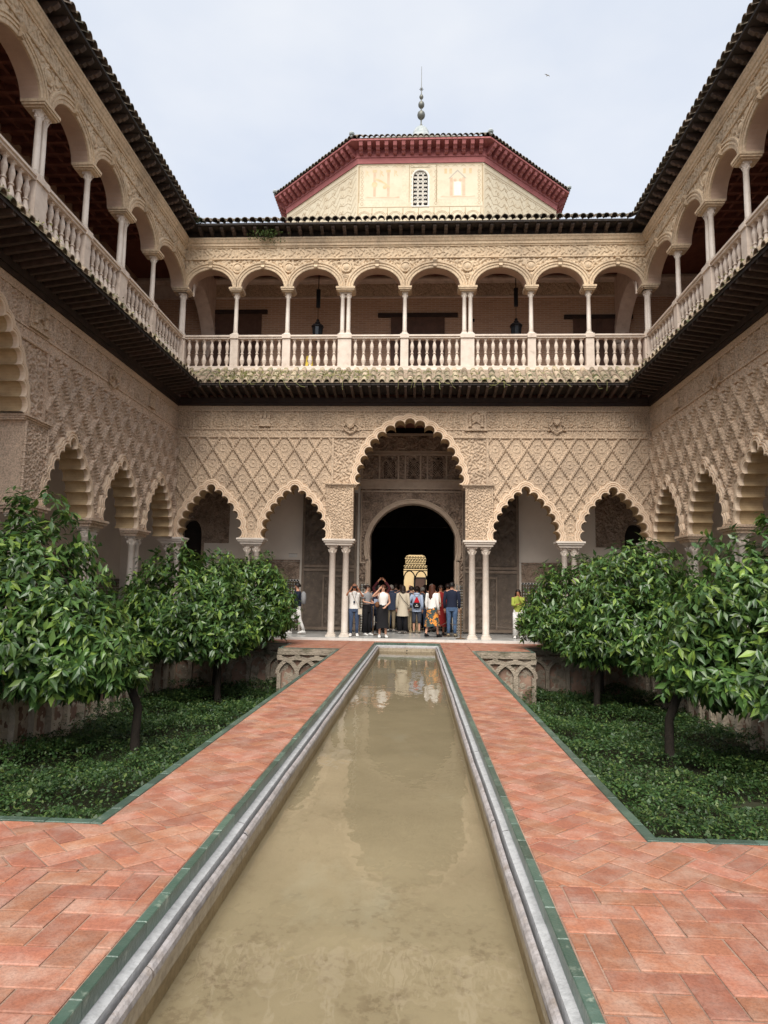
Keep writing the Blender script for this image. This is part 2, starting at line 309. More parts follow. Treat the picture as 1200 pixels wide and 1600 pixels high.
# ------------------------------------------------------------------ carved relief (height functions, metres)
def sst(x, a, b):
    t = np.clip((x-a)/(b-a), 0, 1); return t*t*(3-2*t)
def arab(u, v, k=26., amp=.022):
    f = np.sin(k*u+1.6*np.sin(k*.61*v))*np.sin(k*.93*v+1.6*np.sin(k*.57*u))
    g = np.sin(k*1.9*u+np.sin(k*v))*np.sin(k*1.7*v-np.sin(k*u))
    return amp*1.6*sst(f+.45*g, -.10, .10)-amp*.9
def sebka(u, v, ch=.065):
    wu, wv = .70, 1.06
    a = u/wu+v/wv; b = u/wu-v/wv; gm = math.hypot(1/wu, 1/wv)
    da = np.abs(a-np.round(a))/gm; db = np.abs(b-np.round(b))/gm
    ka = np.abs(((b*7) % 1)-.5)*2; kb = np.abs(((a*7) % 1)-.5)*2       # scallops along each rib
    ra = sst(.034+.018*ka-da, 0, .018)*(.060+ch*sst(ka, .25, .5)); rb = sst(.034+.018*kb-db, 0, .018)*(.055+ch*.92*sst(kb, .25, .5))
    ga = sst(.008-da, -.006, .006)*-.03; gb = sst(.008-db, -.006, .006)*-.03
    h = np.maximum(ra+ga, rb+gb)
    ca = np.floor(a)+.5; cb = np.floor(b)+.5; pu = u-(ca+cb)/2*wu; pv = v-(ca-cb)/2*wv
    r = np.hypot(pu, pv); th = np.arctan2(pv, pu)
    ins = -.018+.55*arab(u, v, 40, .016)
    def pit(mask_, dep=.12):
        nonlocal ins
        ins = np.where(mask_, -dep, ins)
    def knob(x, wd, hh):
        nonlocal ins
        ins = np.maximum(ins, hh*sst(wd-np.abs(x), 0, .012)-.03*(np.abs(x) >= wd))
    pit((np.abs(r-.088) < .030) & (np.cos(6*th) > .35)); pit((np.abs(r-.175) < .024) & (np.cos(8*th+PI) > .25) & (np.abs(pu) < .20))
    knob(r-.135, .016, .026); knob(r, .034, .03)
    for q in (-1, 1):
        rr = np.hypot(pu, pv-q*.30); t2 = np.arctan2(pv-q*.30, pu); pit((np.abs(rr-.062) < .022) & (np.cos(4*t2) > .1)); knob(rr, .026, .022)
        for p in (-1, 1): rr = np.hypot(pu-p*.13, pv-q*.165); knob(rr-.035, .013, .02); pit(rr < .02)
        rr = np.hypot(pu-q*.245, pv); pit(rr < .024); knob(rr-.045, .013, .02)
    return np.maximum(h, ins)
def kufic(u, v):
    p = .62; x = ((u/p) % 1-.5)*p; y = v
    s = (x**4+y**4)**.25
    h = arab(u, v, 38, .016)
    for q, wd in ((.20, .013), (.13, .011)): h = np.maximum(h, np.where(np.abs(s-q) < wd, .022, -1))
    h = np.maximum(h, np.where((np.abs(x) < .011) & (np.abs(y) > .13), .02, -1))
    h = np.maximum(h, np.where(np.abs(np.abs(x)-p/2) < .022, .024, -1))
    h = np.maximum(h, np.where(np.abs(np.hypot(x, y)-.06) < .012, .02, -1))
    return h*1.5
def inscr(u, v):
    k = 55
    return .022*sst(np.sin(k*u+2*np.sin(k*.3*u))*np.cos(24*v)+.5*np.sin(k*.37*u+30*v), -.1, .1)
def pierpat(u, v):
    p = .2; x = ((u/p+.5) % 1-.5)*p; y = ((v/.27) % 1-.5)*.27
    h = arab(u, v, 42, .026)
    return np.maximum(h, np.where(np.abs(np.abs(x)+np.abs(y)*.75-.075) < .012, .02, -1))
def scroll(u, v):
    h = arab(u, v, 21, .036)
    return np.maximum(h, arab(u+3.3, v+1.1, 36, .024)-.006)

def inpoly(X, Y, poly):
    ins = np.zeros(X.shape, bool); px = np.array([p[0] for p in poly]); py = np.array([p[1] for p in poly]); j = len(poly)-1
    for i in range(len(poly)):
        if py[i] != py[j]:
            c = ((py[i] > Y) != (py[j] > Y)) & (X < (px[j]-px[i])*(Y-py[i])/(py[j]-py[i])+px[i]); ins ^= c
        j = i
    return ins
def relief(name, u0, u1, z0, z1, res, hf, m, parent, y0=0., holes=(), uo=0., zo=0., **kw):
    if u0 > u1: u0, u1 = u1, u0
    nu = max(2, int((u1-u0)/res)+1); nz_ = max(2, int((z1-z0)/res)+1)
    us = np.linspace(u0, u1, nu); zs = np.linspace(z0, z1, nz_)
    U, Z = np.meshgrid(us, zs, indexing='ij')
    h = hf(U-uo, Z-zo)
    V = np.stack([U, y0-h, Z], -1).reshape(-1, 3)
    idx = np.arange(nu*nz_).reshape(nu, nz_)
    F = np.stack([idx[:-1, :-1], idx[1:, :-1], idx[1:, 1:], idx[:-1, 1:]], -1)
    keep = np.ones((nu-1, nz_-1), bool); cu = (U[:-1, :-1]+U[1:, 1:])/2; cz = (Z[:-1, :-1]+Z[1:, 1:])/2
    for poly in holes: keep &= ~inpoly(cu, cz, poly)
    F = F[keep].reshape(-1, 4)
    used = np.unique(F); remap = np.zeros(len(V), int); remap[used] = np.arange(len(used))
    return link(name, np_mesh(name, V[used], remap[F], m), parent, **kw)

# lobed (multifoil) arches: a chain of circles
def lobed(circles, off, seg=8):
    """outer boundary polyline through a chain of circles (left springing to right), radii enlarged by off"""
    C = [(x, y, r+off) for x, y, r in circles]; pts = []
    def inter(a, b):
        dx, dy = b[0]-a[0], b[1]-a[1]; d = math.hypot(dx, dy); t = (a[2]**2-b[2]**2+d*d)/(2*d); hh = math.sqrt(max(a[2]**2-t*t, 0))
        px, py = a[0]+dx*t/d, a[1]+dy*t/d
        return (px-dy*hh/d, py+dx*hh/d)      # left of the travel direction = outer side
    for i, c in enumerate(C):
        if i == 0: s = (c[0]-math.sqrt(max(c[2]**2-c[1]**2, 0)), 0)
        else: s = inter(C[i-1], c)
        if i == len(C)-1: e = (c[0]+math.sqrt(max(c[2]**2-c[1]**2, 0)), 0)
        else: e = inter(c, C[i+1])
        a0 = math.atan2(s[1]-c[1], s[0]-c[0]); a1 = math.atan2(e[1]-c[1], e[0]-c[0])
        while a1 > a0: a1 -= 2*PI
        for k in range(seg+1):
            a = a0+(a1-a0)*k/seg; pts.append((c[0]+c[2]*math.cos(a), c[1]+c[2]*math.sin(a)))
    return pts
# small arch circles (springing at height 0, centred on 0); travel left -> apex -> right
half = [(.93, 0), (.90, .32), (.86, .63), (.72, .87), (.53, 1.12), (.33, 1.34), (.14, 1.55)]
def mkcirc(half, apex):
    R = []
    for (x0, y0), (x1, y1) in zip(half[:-1], half[1:]):
        d = math.hypot(x1-x0, y1-y0); mx_, my = (x0+x1)/2, (y0+y1)/2; nx, ny = (y1-y0)/d, -(x1-x0)/d   # outward for the right side going up
        R.append((mx_+nx*.025, my+ny*.025, d/2*1.03))
    Lf = [(-x, y, r) for x, y, r in R]
    return Lf+[apex]+R[::-1]
SMALL = mkcirc(half, (0, 1.66, .145))
bigr = [(1.66, .19, .158), (1.60, .49, .160), (1.49, .80, .163), (1.36, 1.10, .160), (1.17, 1.38, .165), (.93, 1.62, .165), (.653, 1.83, .172), (.336, 2.00, .175)]
BIG = [(-x, y, r) for x, y, r in bigr]+[(0, 2.08, .170)]+bigr[::-1]

def arch_poly(circles, off, cu, zs): return [(cu+x, zs+y) for x, y in lobed(circles, off)]
def lobed_arch(parent, circles, cu, zs, m_front, m_in, depth=.55, scale=1.):
    a = arch_poly
    mb = MB()
    prof = [(.0, .012), (.0, -.085), (.010, -.105), (.040, -.105), (.046, -.070), (.066, -.070), (.072, -.100), (.105, -.100), (.112, -.060), (.130, -.060), (.138, -.085), (.178, -.080), (.188, .06)]
    rows = [[(x, y, z) for x, z in a(circles, o, cu, zs)] for o, y in prof]
    mb.loft(rows); mb.build('archivolt', M['archmold'], parent)
    mi = MB(); n_ = 7
    rows = [[(x, y, z) for x, z in a(circles, 0, cu, zs)] for y in (.0, depth*.5, depth)]
    mi.loft(rows); mi.build('intrados', m_in, parent)

def column(parent, u, y, z0, z1, r, capm=None, base=True, caph=.22, wide=1.55):
    """one column with its own capital and base"""
    mb = MB(); zb = z0+(.13 if base else 0); zc = z1-caph
    mb.lathe([(r*1.02, zb), (r*1.05, zb+.02), (r, zb+.06), (r*.99, zb+(zc-zb)*.4), (r*.9, zc-.03), (r*1.02, zc-.02), (r*1.02, zc)], 0, 0, 14)
    c = link('column', mb.mesh('column', M['marble'], True), parent, loc=(u, y, 0))
    if base:
        b = MB(); b.box(-r*1.45, r*1.45, -r*1.45, r*1.45, z0, z0+.05); b.lathe([(r*1.42, z0+.05), (r*1.45, z0+.075), (r*1.15, z0+.09), (r*1.25, z0+.11), (r*1.05, z0+.13)], 0, 0, 14)
        b.build('base', M['marble'], c)
    k = MB(); h = caph
    k.lathe([(r*.98, zc), (r*1.1, zc+.01), (r*.95, zc+.03), (r*1.0, zc+.3*h), (r*1.2, zc+.45*h), (r*1.08, zc+.5*h), (r*1.15, zc+.6*h), (r*1.42, zc+.8*h), (r*1.3, zc+.84*h)], 0, 0, 16)
    for q in range(8):                                    # acanthus tips and corner volutes
        a = PI/4*q+PI/8; ca, sa = math.cos(a), math.sin(a)
        k.tube([(r*1.0*ca, r*1.0*sa, zc+.08*h), (r*1.22*ca, r*1.22*sa, zc+.36*h), (r*1.42*ca, r*1.42*sa, zc+.40*h), (r*1.36*ca, r*1.36*sa, zc+.32*h)], [r*.22, r*.24, r*.16, r*.06], 5)
    for sx in (-1, 1):
        for sy in (-1, 1): k.lathe([(0.01, zc+.66*h), (r*.22, zc+.70*h), (r*.26, zc+.78*h), (r*.1, zc+.86*h)], sx*r*1.22, sy*r*1.22, 6)
    wd = r*wide; k.box(-wd, wd, -wd, wd, zc+.86*h, z1)
    k.build('capital', capm or M['marble'], c)
    return c

def moulding(mb, u0, u1, steps, y=0.):
    """horizontal moulding: steps = list of (projection, z), lofted along u"""
    mb.loft([[(u0, y-p, z) for p, z in steps], [(u1, y-p, z) for p, z in steps]])

# ------------------------------------------------------------------ setting: ground, pool, paths, beds
YF = 22.7; W = 8.0; ZF = .06
def struct(mb, name, m, **kw): return mb.build(name, m, None, kind='structure', **kw)
g = MB(); g.add([(-400, -400, -1.6), (400, -400, -1.6), (400, 600, -1.6), (-400, 600, -1.6)], [(0, 1, 2, 3)]); struct(g, 'ground', M['ground'])
# paved slabs under the bricks (solid, with the beds left open)
def slabbox(mb, x0, x1, y0, y1, top, bot=-1.55): mb.box(x0, x1, y0, y1, bot, top)
BX0, BX1, BY0, BY1, BYJ, BXJ = 1.85, 6.9, 4.72, 18.75, 20.25, 3.45
pb = MB()
for s in (-1, 1):
    def sx(a, b): return (a, b) if s > 0 else (-b, -a)
    slabbox(pb, *sx(1.0, 9.), -4, BY0, -.006); slabbox(pb, *sx(1.0, BX0), BY0, BY1, -.006)
    slabbox(pb, *sx(1.0, BXJ), BY1, BYJ, -.012); slabbox(pb, *sx(1.0, 9.0), BYJ, 21.9, -.012); slabbox(pb, *sx(BX1, 9.0), BY0, BYJ, -.012)
slabbox(pb, -1.0, 1.0, 21.3, 21.9, -.012)
struct(pb, 'path_bed', M['mortar'])
# brick pavers
def clip(poly, x0, x1, y0, y1):
    for ax, lim, sgn in ((0, x0, 1), (0, x1, -1), (1, y0, 1), (1, y1, -1)):
        o = []; n = len(poly)
        for i in range(n):
            a, b = poly[i], poly[(i+1) % n]; da = (a[ax]-lim)*sgn; db = (b[ax]-lim)*sgn
            if da >= 0: o.append(a)
            if (da >= 0) != (db >= 0):
                t = da/(da-db); o.append((a[0]+(b[0]-a[0])*t, a[1]+(b[1]-a[1])*t))
        poly = o
        if len(poly) < 3: return []
    return poly
def area(p): return abs(sum(p[i][0]*p[(i+1) % len(p)][1]-p[(i+1) % len(p)][0]*p[i][1] for i in range(len(p))))/2
def inset(p, d):
    cx = sum(a[0] for a in p)/len(p); cy_ = sum(a[1] for a in p)/len(p)
    n = len(p); out_ = []
    ar = sum(p[i][0]*p[(i+1) % n][1]-p[(i+1) % n][0]*p[i][1] for i in range(n)); sg = 1 if ar > 0 else -1
    for i in range(n):
        a, b, c = Vector(p[i-1]), Vector(p[i]), Vector(p[(i+1) % n])
        e1 = (b-a); e2 = (c-b)
        if e1.length < 1e-6 or e2.length < 1e-6: continue
        n1 = Vector((-e1.y, e1.x)).normalized()*sg; n2 = Vector((-e2.y, e2.x)).normalized()*sg
        m_ = n1+n2; k = d*2/max(m_.length_squared, .3)
        out_.append((b.x+m_.x*k, b.y+m_.y*k))
    return out_
def dedupe(p):
    o = []
    for a in p:
        if not o or (abs(a[0]-o[-1][0])+abs(a[1]-o[-1][1])) > .004: o.append(a)
    if len(o) > 1 and abs(o[0][0]-o[-1][0])+abs(o[0][1]-o[-1][1]) < .004: o.pop()
    return o
def paver(mb, p, ox=0, oy=0):
    p = dedupe(p)
    if len(p) < 3 or area(p) < .0012: return False
    j = random.uniform(.0035, .0065); a = inset(p, j); b = inset(p, j+.006)
    if len(a) != len(b) or len(a) < 3 or area(b) < .0005: return False
    tx, ty, dz = random.gauss(0, .004), random.gauss(0, .004), random.gauss(0, .0012)
    cx = sum(q[0] for q in p)/len(p); cy_ = sum(q[1] for q in p)/len(p); n = len(a)
    zt = lambda q, o: dz+o+tx*(q[0]-cx)+ty*(q[1]-cy_)
    vs = [(q[0]-ox, q[1]-oy, -.03) for q in a]+[(q[0]-ox, q[1]-oy, zt(q, -.003)) for q in a]+[(q[0]-ox, q[1]-oy, zt(q, 0)) for q in b]
    fs = [(k, (k+1) % n, n+(k+1) % n, n+k) for k in range(n)]+[(n+k, n+(k+1) % n, 2*n+(k+1) % n, 2*n+k) for k in range(n)]+[tuple(2*n+k for k in range(n))]
    mb.add(vs, fs); return True
BL, BW = .31, .155
def herring(x0, x1, y0, y1, ang=PI/4):
    """herringbone rectangles covering the box, rotated"""
    ca, sa = math.cos(ang), math.sin(ang); cx, cy_ = 0, 0; R_ = []
    rad = 9; n = int(rad/BW)+2
    ext = max(abs(x0), abs(x1), 1)
    # lattice in pattern space: horizontal brick at (i*BW + j*2BL.., ...)
    corners = [(x, y) for x in (x0, x1) for y in (y0, y1)]
    pu = [x*ca+y*sa for x, y in corners]; pv = [-x*sa+y*ca for x, y in corners]
    i0, i1 = int(min(pu)/BW)-4, int(max(pu)/BW)+4; j0, j1 = int(min(pv)/BW)-4, int(max(pv)/BW)+4
    for i in range(i0, i1):
        for j in range(j0, j1):
            k = (i-j) % 4
            if k == 0: r = (i*BW, i*BW+BL, j*BW, j*BW+BW)      # horizontal
            elif k == 3: r = (i*BW, i*BW+BW, j*BW, j*BW+BL) if True else None
            else: continue
            q = [(r[0], r[2]), (r[1], r[2]), (r[1], r[3]), (r[0], r[3])]
            q = [(a*ca-b*sa, a*sa+b*ca) for a, b in q]
            if max(a for a, b in q) < x0 or min(a for a, b in q) > x1 or max(b for a, b in q) < y0 or min(b for a, b in q) > y1: continue
            c = clip(q, x0, x1, y0, y1)
            if c and area(c) > .0012: R_.append(c)
    return R_
def pave(name, polys, keepn=300):
    polys = [p for p in polys if p]
    def cen(p): return (sum(q[0] for q in p)/len(p), sum(q[1] for q in p)/len(p))
    root = None
    def vis(p):
        c = cen(p)
        if c[1] < 1.9: return 1e3+abs(c[1])
        d = c[1]
        if abs((c[0]-.3)/d) > .62: return 500+d
        return d
    polys.sort(key=vis)
    rest = MB()
    for p in polys[keepn:]: paver(rest, p)
    root = bpy.data.objects.new(name, None); col.objects.link(root); root['kind'] = 'structure'
    for p in polys[:keepn]:
        c = cen(p); mb = MB()
        if paver(mb, p, *c): mb.build('brick', M['brick'], root).location = (c[0], c[1], 0)
    if rest.n: rest.build('brick', M['brick'], root, kind='stuff')
    return root
GW = .075
for s in (-1, 1):
    def R_(a, b): return (a, b) if s > 0 else (-b, -a)
    x0, x1 = R_(1.005, BX0-GW)
    pave('brick_path', herring(x0, x1, BY0-GW, 21.88))
    x0, x1 = R_(1.005, 8.6)
    pl = herring(*R_(1.005, 8.6), 3.92, BY0-GW)
    # nearer: straight herringbone courses
    pl += herring(x0, x1, -1.2, 3.92, ang=(0 if s > 0 else PI/2))
    pave('brick_crosspath', pl)
    far = herring(*R_(BX0-GW, 8.6), BYJ+GW, 21.88)+herring(*R_(BX0-GW, BXJ-GW), BY1+GW, BYJ+GW)
    if s > 0: far += herring(-1.0, 1.0, 21.36, 21.88)
    pave('brick_walk', far, 0)
    pave('brick_walk', herring(*R_(BX1+GW, 8.6), BY0-GW, BYJ+GW), 0)
# green glazed kerbs (each tile its own piece)
def kerb(name, segs, w_=GW, z=.004, dropin=.06, outw=True):
    root = bpy.data.objects.new(name, None); col.objects.link(root); root['kind'] = 'structure'
    n = 0
    for (xa, ya, xb, yb, nx, ny) in segs:
        Lg = math.hypot(xb-xa, yb-ya); dx, dy = (xb-xa)/Lg, (yb-ya)/Lg; t = 0
        while t < Lg-.01:
            l = min(.31, Lg-t); a, b = t+.0015, t+l-.0015; zz = z+random.gauss(0, .0012)
            q = []
            for (tt, ww) in ((a, 0), (b, 0), (b, w_), (a, w_)): q.append((xa+dx*tt+nx*ww-xa-dx*(t), ya+dy*tt+ny*ww-ya-dy*t))
            mb = MB(); q2 = inset(q, .004)
            if len(q2) == 4:
                vs = [(p[0], p[1], zz-dropin) for p in q]+[(p[0], p[1], zz-.004) for p in q]+[(p[0], p[1], zz) for p in q2]
                mb.add(vs, [(k, (k+1) % 4, 4+(k+1) % 4, 4+k) for k in range(4)]+[(4+k, 4+(k+1) % 4, 8+(k+1) % 4, 8+k) for k in range(4)]+[(8, 9, 10, 11)])
                if n < 300: mb.build('tile', M['green'], root).location = (xa+dx*t, ya+dy*t, 0)
            n += 1; t += l
    return root
PX, PY0, PY1 = 1.0, -1.0, 21.35
kerb('pool_kerb', [(PX, PY0, PX, PY1, -1, 0), (-PX, PY0, -PX, PY1, 1, 0), (-PX+.053, PY1, PX-.053, PY1, 0, -1)], .053, .004, .075)
for s in (-1, 1):
    e = s
    kerb('garden_kerb', [(s*BX0, BY0-GW, s*BX0, BY1+GW, -s, 0), (s*BX0, BY0, s*BX1, BY0, 0, -1), (s*BX0, BY1, s*BXJ, BY1, 0, 1), (s*BXJ, BY1+GW, s*BXJ, BYJ+GW, -s, 0), (s*BXJ, BYJ, s*BX1, BYJ, 0, 1), (s*BX1, BY0-GW, s*BX1, BYJ+GW, s, 0)], GW, .004, .05)
# pool basin
WZ = -.25
def ring_profile(mb, prof):
    """sweep a profile (inset from the kerb outer edge, z) round three sides of the pool"""
    rows = []
    for x, z in prof: rows.append([(-x, PY0, z), (-x, PY1-(PX-x), z), (x, PY1-(PX-x), z), (x, PY0, z)])
    mb.loft(rows)
def side_pieces(name, piece, m, prof, lmin, lmax, wob):
    root = bpy.data.objects.new(name, None); col.objects.link(root); root['kind'] = 'structure'
    for sg in (-1, 1):
        y = PY0
        while y < PY1-.06:
            l = min(random.uniform(lmin, lmax), PY1-.06-y); dx, dz, n_ = random.gauss(0, wob), random.gauss(0, wob*.6), 7
            q = MB(); rows = []
            for k in range(n_):
                yy = .0015+(l-.003)*k/(n_-1); wv = wob*.8*math.sin((y+yy)*2.3+sg)+wob*.5*math.sin((y+yy)*5.1)
                rows.append([(sg*(x-PX)+sg*(dx*.5+wv), yy, z+dz) for x, z in prof])
            q.loft(rows); q.build(piece, m, root).location = (sg*PX, y, 0); y += l
    q = MB(); q.loft([[(sg*(x-.0), PY1-(PX-x), z) for x, z in prof] for sg in (-1, 1)]); q.build(piece, m, root)
side_pieces('pool_ledge', 'slab', M['ledge'], [(.955, -.01), (.947, -.074), (.943, -.076), (.902, -.084), (.900, -.10), (.900, -.16)], .9, 1.4, .0015)
side_pieces('pool_rim', 'rim_stone', M['lip'], [(.886, -.16), (.884, -.112), (.878, -.104), (.862, -.110), (.848, -.125), (.845, -.155)], 1.6, 2.6, .004)
b = MB(); ring_profile(b, [(.844, -.15), (.850, -.20), (.853, -.202), (.858, -.26), (.865, -.55)]); struct(b, 'pool_wall', M['poolwall'])
b = MB(); b.add([(-.9, PY0-.5, -.335), (.9, PY0-.5, -.335), (.9, 21.4, -.335), (-.9, 21.4, -.335)], [(0, 1, 2, 3)]); struct(b, 'pool_floor', M['poolfloor'])
b = MB(); b.add([(-.87, PY0, WZ), (.87, PY0, WZ), (.87, 21.25, WZ), (-.87, 21.25, WZ)], [(0, 1, 2, 3)]); struct(b, 'water', M['water'])
b = MB(); b.tube([(0, 21.10, -.21), (0, 21.08, -.21)], .022, 10); b.lathe([(.03, -.0), (.03, .001)], 0, 0, 8); struct(b, 'pool_drain', M['iron'])
# gallery marble floor and its white step
b = MB()
b.box(-11.2, 11.2, 22.02, 25.8, -.2, ZF); b.box(-1.6, 1.75, 25.8, 46, -.2, ZF)
for s in (-1, 1): b.box(*((8.6, 11.2) if s > 0 else (-11.2, -8.6)), -1, 22.02, -.2, ZF)
struct(b, 'gallery_floor', M['floor'])
b = MB(); x = -8.6
root = bpy.data.objects.new('marble_step', None); col.objects.link(root); root['kind'] = 'structure'
while x < 8.6:
    l = min(random.uniform(1.0, 1.5), 8.6-x); q = MB(); q.box(.002, l-.002, 0, .30, -.1, ZF+.004); q.build('slab', M['step'], root).location = (x, 21.9, 0); x += l+.0001
# sunken beds
for s in (-1, 1):
    def X_(x): return s*x
    nx_, ny_ = 60, 160
    xs = np.linspace(BX0-.02, BX1+.02, nx_); ys = np.linspace(BY0-.02, BYJ+.02, ny_); XX, YY = np.meshgrid(xs, ys, indexing='ij')
    ZZ = -1.38+.07*np.sin(1.3*XX+.7*YY+s)+.05*np.sin(2.9*YY-1.7*XX)+RNG.normal(0, .015, XX.shape)
    V = np.stack([s*XX, YY, ZZ], -1).reshape(-1, 3); idx = np.arange(nx_*ny_).reshape(nx_, ny_)
    F = np.stack([idx[:-1, :-1], idx[1:, :-1], idx[1:, 1:], idx[:-1, 1:]], -1).reshape(-1, 4)
    link('soil', np_mesh('soil', V, F, M['soil']), None, kind='structure')
    # ground cover: small leaves in tufts
    nl = 150000
    px_ = RNG.uniform(BX0+.02, BX1-.02, nl); u_ = RNG.random(nl)**1.35; py_ = BY0+.02+u_*(BYJ-BY0-.1)
    ok = ~((px_ < BXJ) & (py_ > BY1-.05))
    mound = .10*np.sin(2.1*px_+1.3*py_+s)+.08*np.sin(4.3*py_+2.7*px_)+.05*np.sin(9*px_)*np.sin(8*py_)
    clump = np.sin(6.1*px_+.5*np.sin(5*py_))*np.sin(5.3*py_+px_)
    bare = (np.sin(1.1*py_+.4*s)+np.sin(1.7*px_+1.1*py_) > 1.35) & (px_ > 4.6)
    edge = np.clip((BX1-px_)/.9, 0, 1)
    ok &= (RNG.random(nl) < np.where(bare, .25, 1)*(.35+.65*edge))
    px_, py_, mound, clump = px_[ok], py_[ok], mound[ok], clump[ok]; nl = len(px_)
    pz_ = -1.22+mound+RNG.random(nl)**.7*(.16+.08*clump)-.06
    sz = np.clip(RNG.lognormal(math.log(.019), .38, nl), .012, .06)*(1+.25*(py_-BY0)/15)
    yaw = RNG.uniform(0, 2*PI, nl); til = RNG.normal(0, .5, nl); til2 = RNG.normal(0, .5, nl)
    d1 = np.stack([np.cos(yaw)*np.cos(til), np.sin(yaw)*np.cos(til), np.sin(til)], -1); d2 = np.stack([-np.sin(yaw)*np.cos(til2), np.cos(yaw)*np.cos(til2), np.sin(til2)], -1)
    C0 = np.stack([s*px_, py_, pz_], -1); a = sz[:, None]
    V = np.stack([C0-d1*a, C0+d2*a*.6, C0+d1*a*1.1, C0-d2*a*.6], 1).reshape(-1, 3)
    F = np.arange(nl*4).reshape(-1, 4)
    link('ground_cover', np_mesh('ground_cover', V, F, M['herb']), None, kind='stuff', label='low green leafy ground cover in the sunken bed '+('right' if s > 0 else 'left')+' of the pool', category='ground cover')
    # taller sprigs
# garden retaining walls with interlaced blind arches
def blind_wall(label, x0, y0, x1, y1, cat='retaining wall'):
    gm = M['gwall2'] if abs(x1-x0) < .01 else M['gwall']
    Lg = math.hypot(x1-x0, y1-y0); ang = math.atan2(y1-y0, x1-x0)
    t = thing('garden_wall', label, cat, (x0, y0, 0), ang, 'blind arched walls round the sunken beds')
    def hf(u, v): return .018*np.sin(9*u+2*np.sin(7*v))*np.sin(11*v+np.sin(6*u))+.012*np.sin(31*u+17*v)*np.sin(23*v-9*u)+RNG.normal(0, .005, u.shape)
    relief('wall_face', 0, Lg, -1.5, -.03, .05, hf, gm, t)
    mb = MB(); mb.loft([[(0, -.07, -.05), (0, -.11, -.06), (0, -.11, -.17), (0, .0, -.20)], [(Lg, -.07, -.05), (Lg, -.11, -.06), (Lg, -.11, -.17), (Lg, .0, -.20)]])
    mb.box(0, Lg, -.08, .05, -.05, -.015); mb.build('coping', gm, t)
    bay = Lg/max(1, round(Lg/.62)); n = int(round(Lg/bay))
    for i in range(n+1):
        u = i*bay; q = MB(); wd = .055+random.uniform(-.008, .01)
        uu = min(max(u, wd), Lg-wd)
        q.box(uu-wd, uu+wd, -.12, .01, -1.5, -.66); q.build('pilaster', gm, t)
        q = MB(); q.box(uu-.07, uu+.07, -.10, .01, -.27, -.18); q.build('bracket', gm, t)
    for i in range(-1, n):
        u0 = i*bay; pts = []
        for k in range(15):                                   # each arch spans two bays so that neighbours cross
            a = PI*k/14; x = u0+bay-math.cos(a)*bay; z = -.68+math.sin(a)*.42
            if -.01 <= x <= Lg+.01: pts.append((x, z))
        if len(pts) < 3: continue
        q = MB(); rows = []
        for o, y in ((-.05, .01), (-.05, -.105), (.05, -.105), (.05, .01)):
            r = []
            for k, (x, z) in enumerate(pts):
                a = pts[max(k-1, 0)]; b_ = pts[min(k+1, len(pts)-1)]; d = Vector((b_[0]-a[0], b_[1]-a[1])).normalized()
                r.append((x-d.y*o, y-.012*(i % 2)+random.uniform(-.003, .003), z+d.x*o))
            rows.append(r)
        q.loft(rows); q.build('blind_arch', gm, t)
for s, nm in ((-1, 'left'), (1, 'right')):
    def P(xa, ya, xb, yb): return (xa, ya, xb, yb) if s > 0 else (-xb, yb, -xa, ya)
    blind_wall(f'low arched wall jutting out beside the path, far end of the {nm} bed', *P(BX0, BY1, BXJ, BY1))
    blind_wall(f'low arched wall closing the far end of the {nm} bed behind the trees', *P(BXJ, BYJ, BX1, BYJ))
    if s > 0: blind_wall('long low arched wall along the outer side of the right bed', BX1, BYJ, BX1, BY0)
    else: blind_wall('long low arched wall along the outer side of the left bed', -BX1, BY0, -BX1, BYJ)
    if s > 0: blind_wall('short return of the arched wall at the far end of the right bed', BXJ, BY1, BXJ, BYJ) if False else None
for s in (-1, 1):
    q = MB(); q.box(min(s*BXJ, s*(BXJ-.03)), max(s*BXJ, s*(BXJ-.03)), BY1, BYJ, -1.5, -.02); q.build('bed_side', M['gwall'], None, kind='structure')

# ------------------------------------------------------------------ the three wings
tile_cache = {}
def barrel(nc, L_, slope, r=.100, dark=False):
    """a column of overlapping barrel tiles, starting at the eave (local origin), climbing along +y with the given slope"""
    key = (nc, round(L_, 3), round(slope, 3), r, dark)
    if key in tile_cache: return tile_cache[key]
    mb = MB(); ca, sa = math.cos(slope), math.sin(slope)
    for c in range(nc):
        s0 = c*L_; s1 = s0+L_*1.12; rows = []
        for (ss, rr, lift) in ((s0, r*1.08, .028), (s1, r*.88, .0)):
            row = []
            for k in range(9):
                a = PI*k/8; x = -math.cos(a)*rr; h = math.sin(a)*rr+lift
                row.append((x, ss*ca-h*sa*.2, ss*sa+h))
            rows.append(row)
        inner = [(p[0]*.82, p[1]+.002, p[2]*.98-.013) for p in rows[0]]
        mb.loft([inner, rows[0], rows[1]])
    me = mb.mesh('roof_tile', M['tiledark' if dark else 'tile']); tile_cache[key] = me; return me
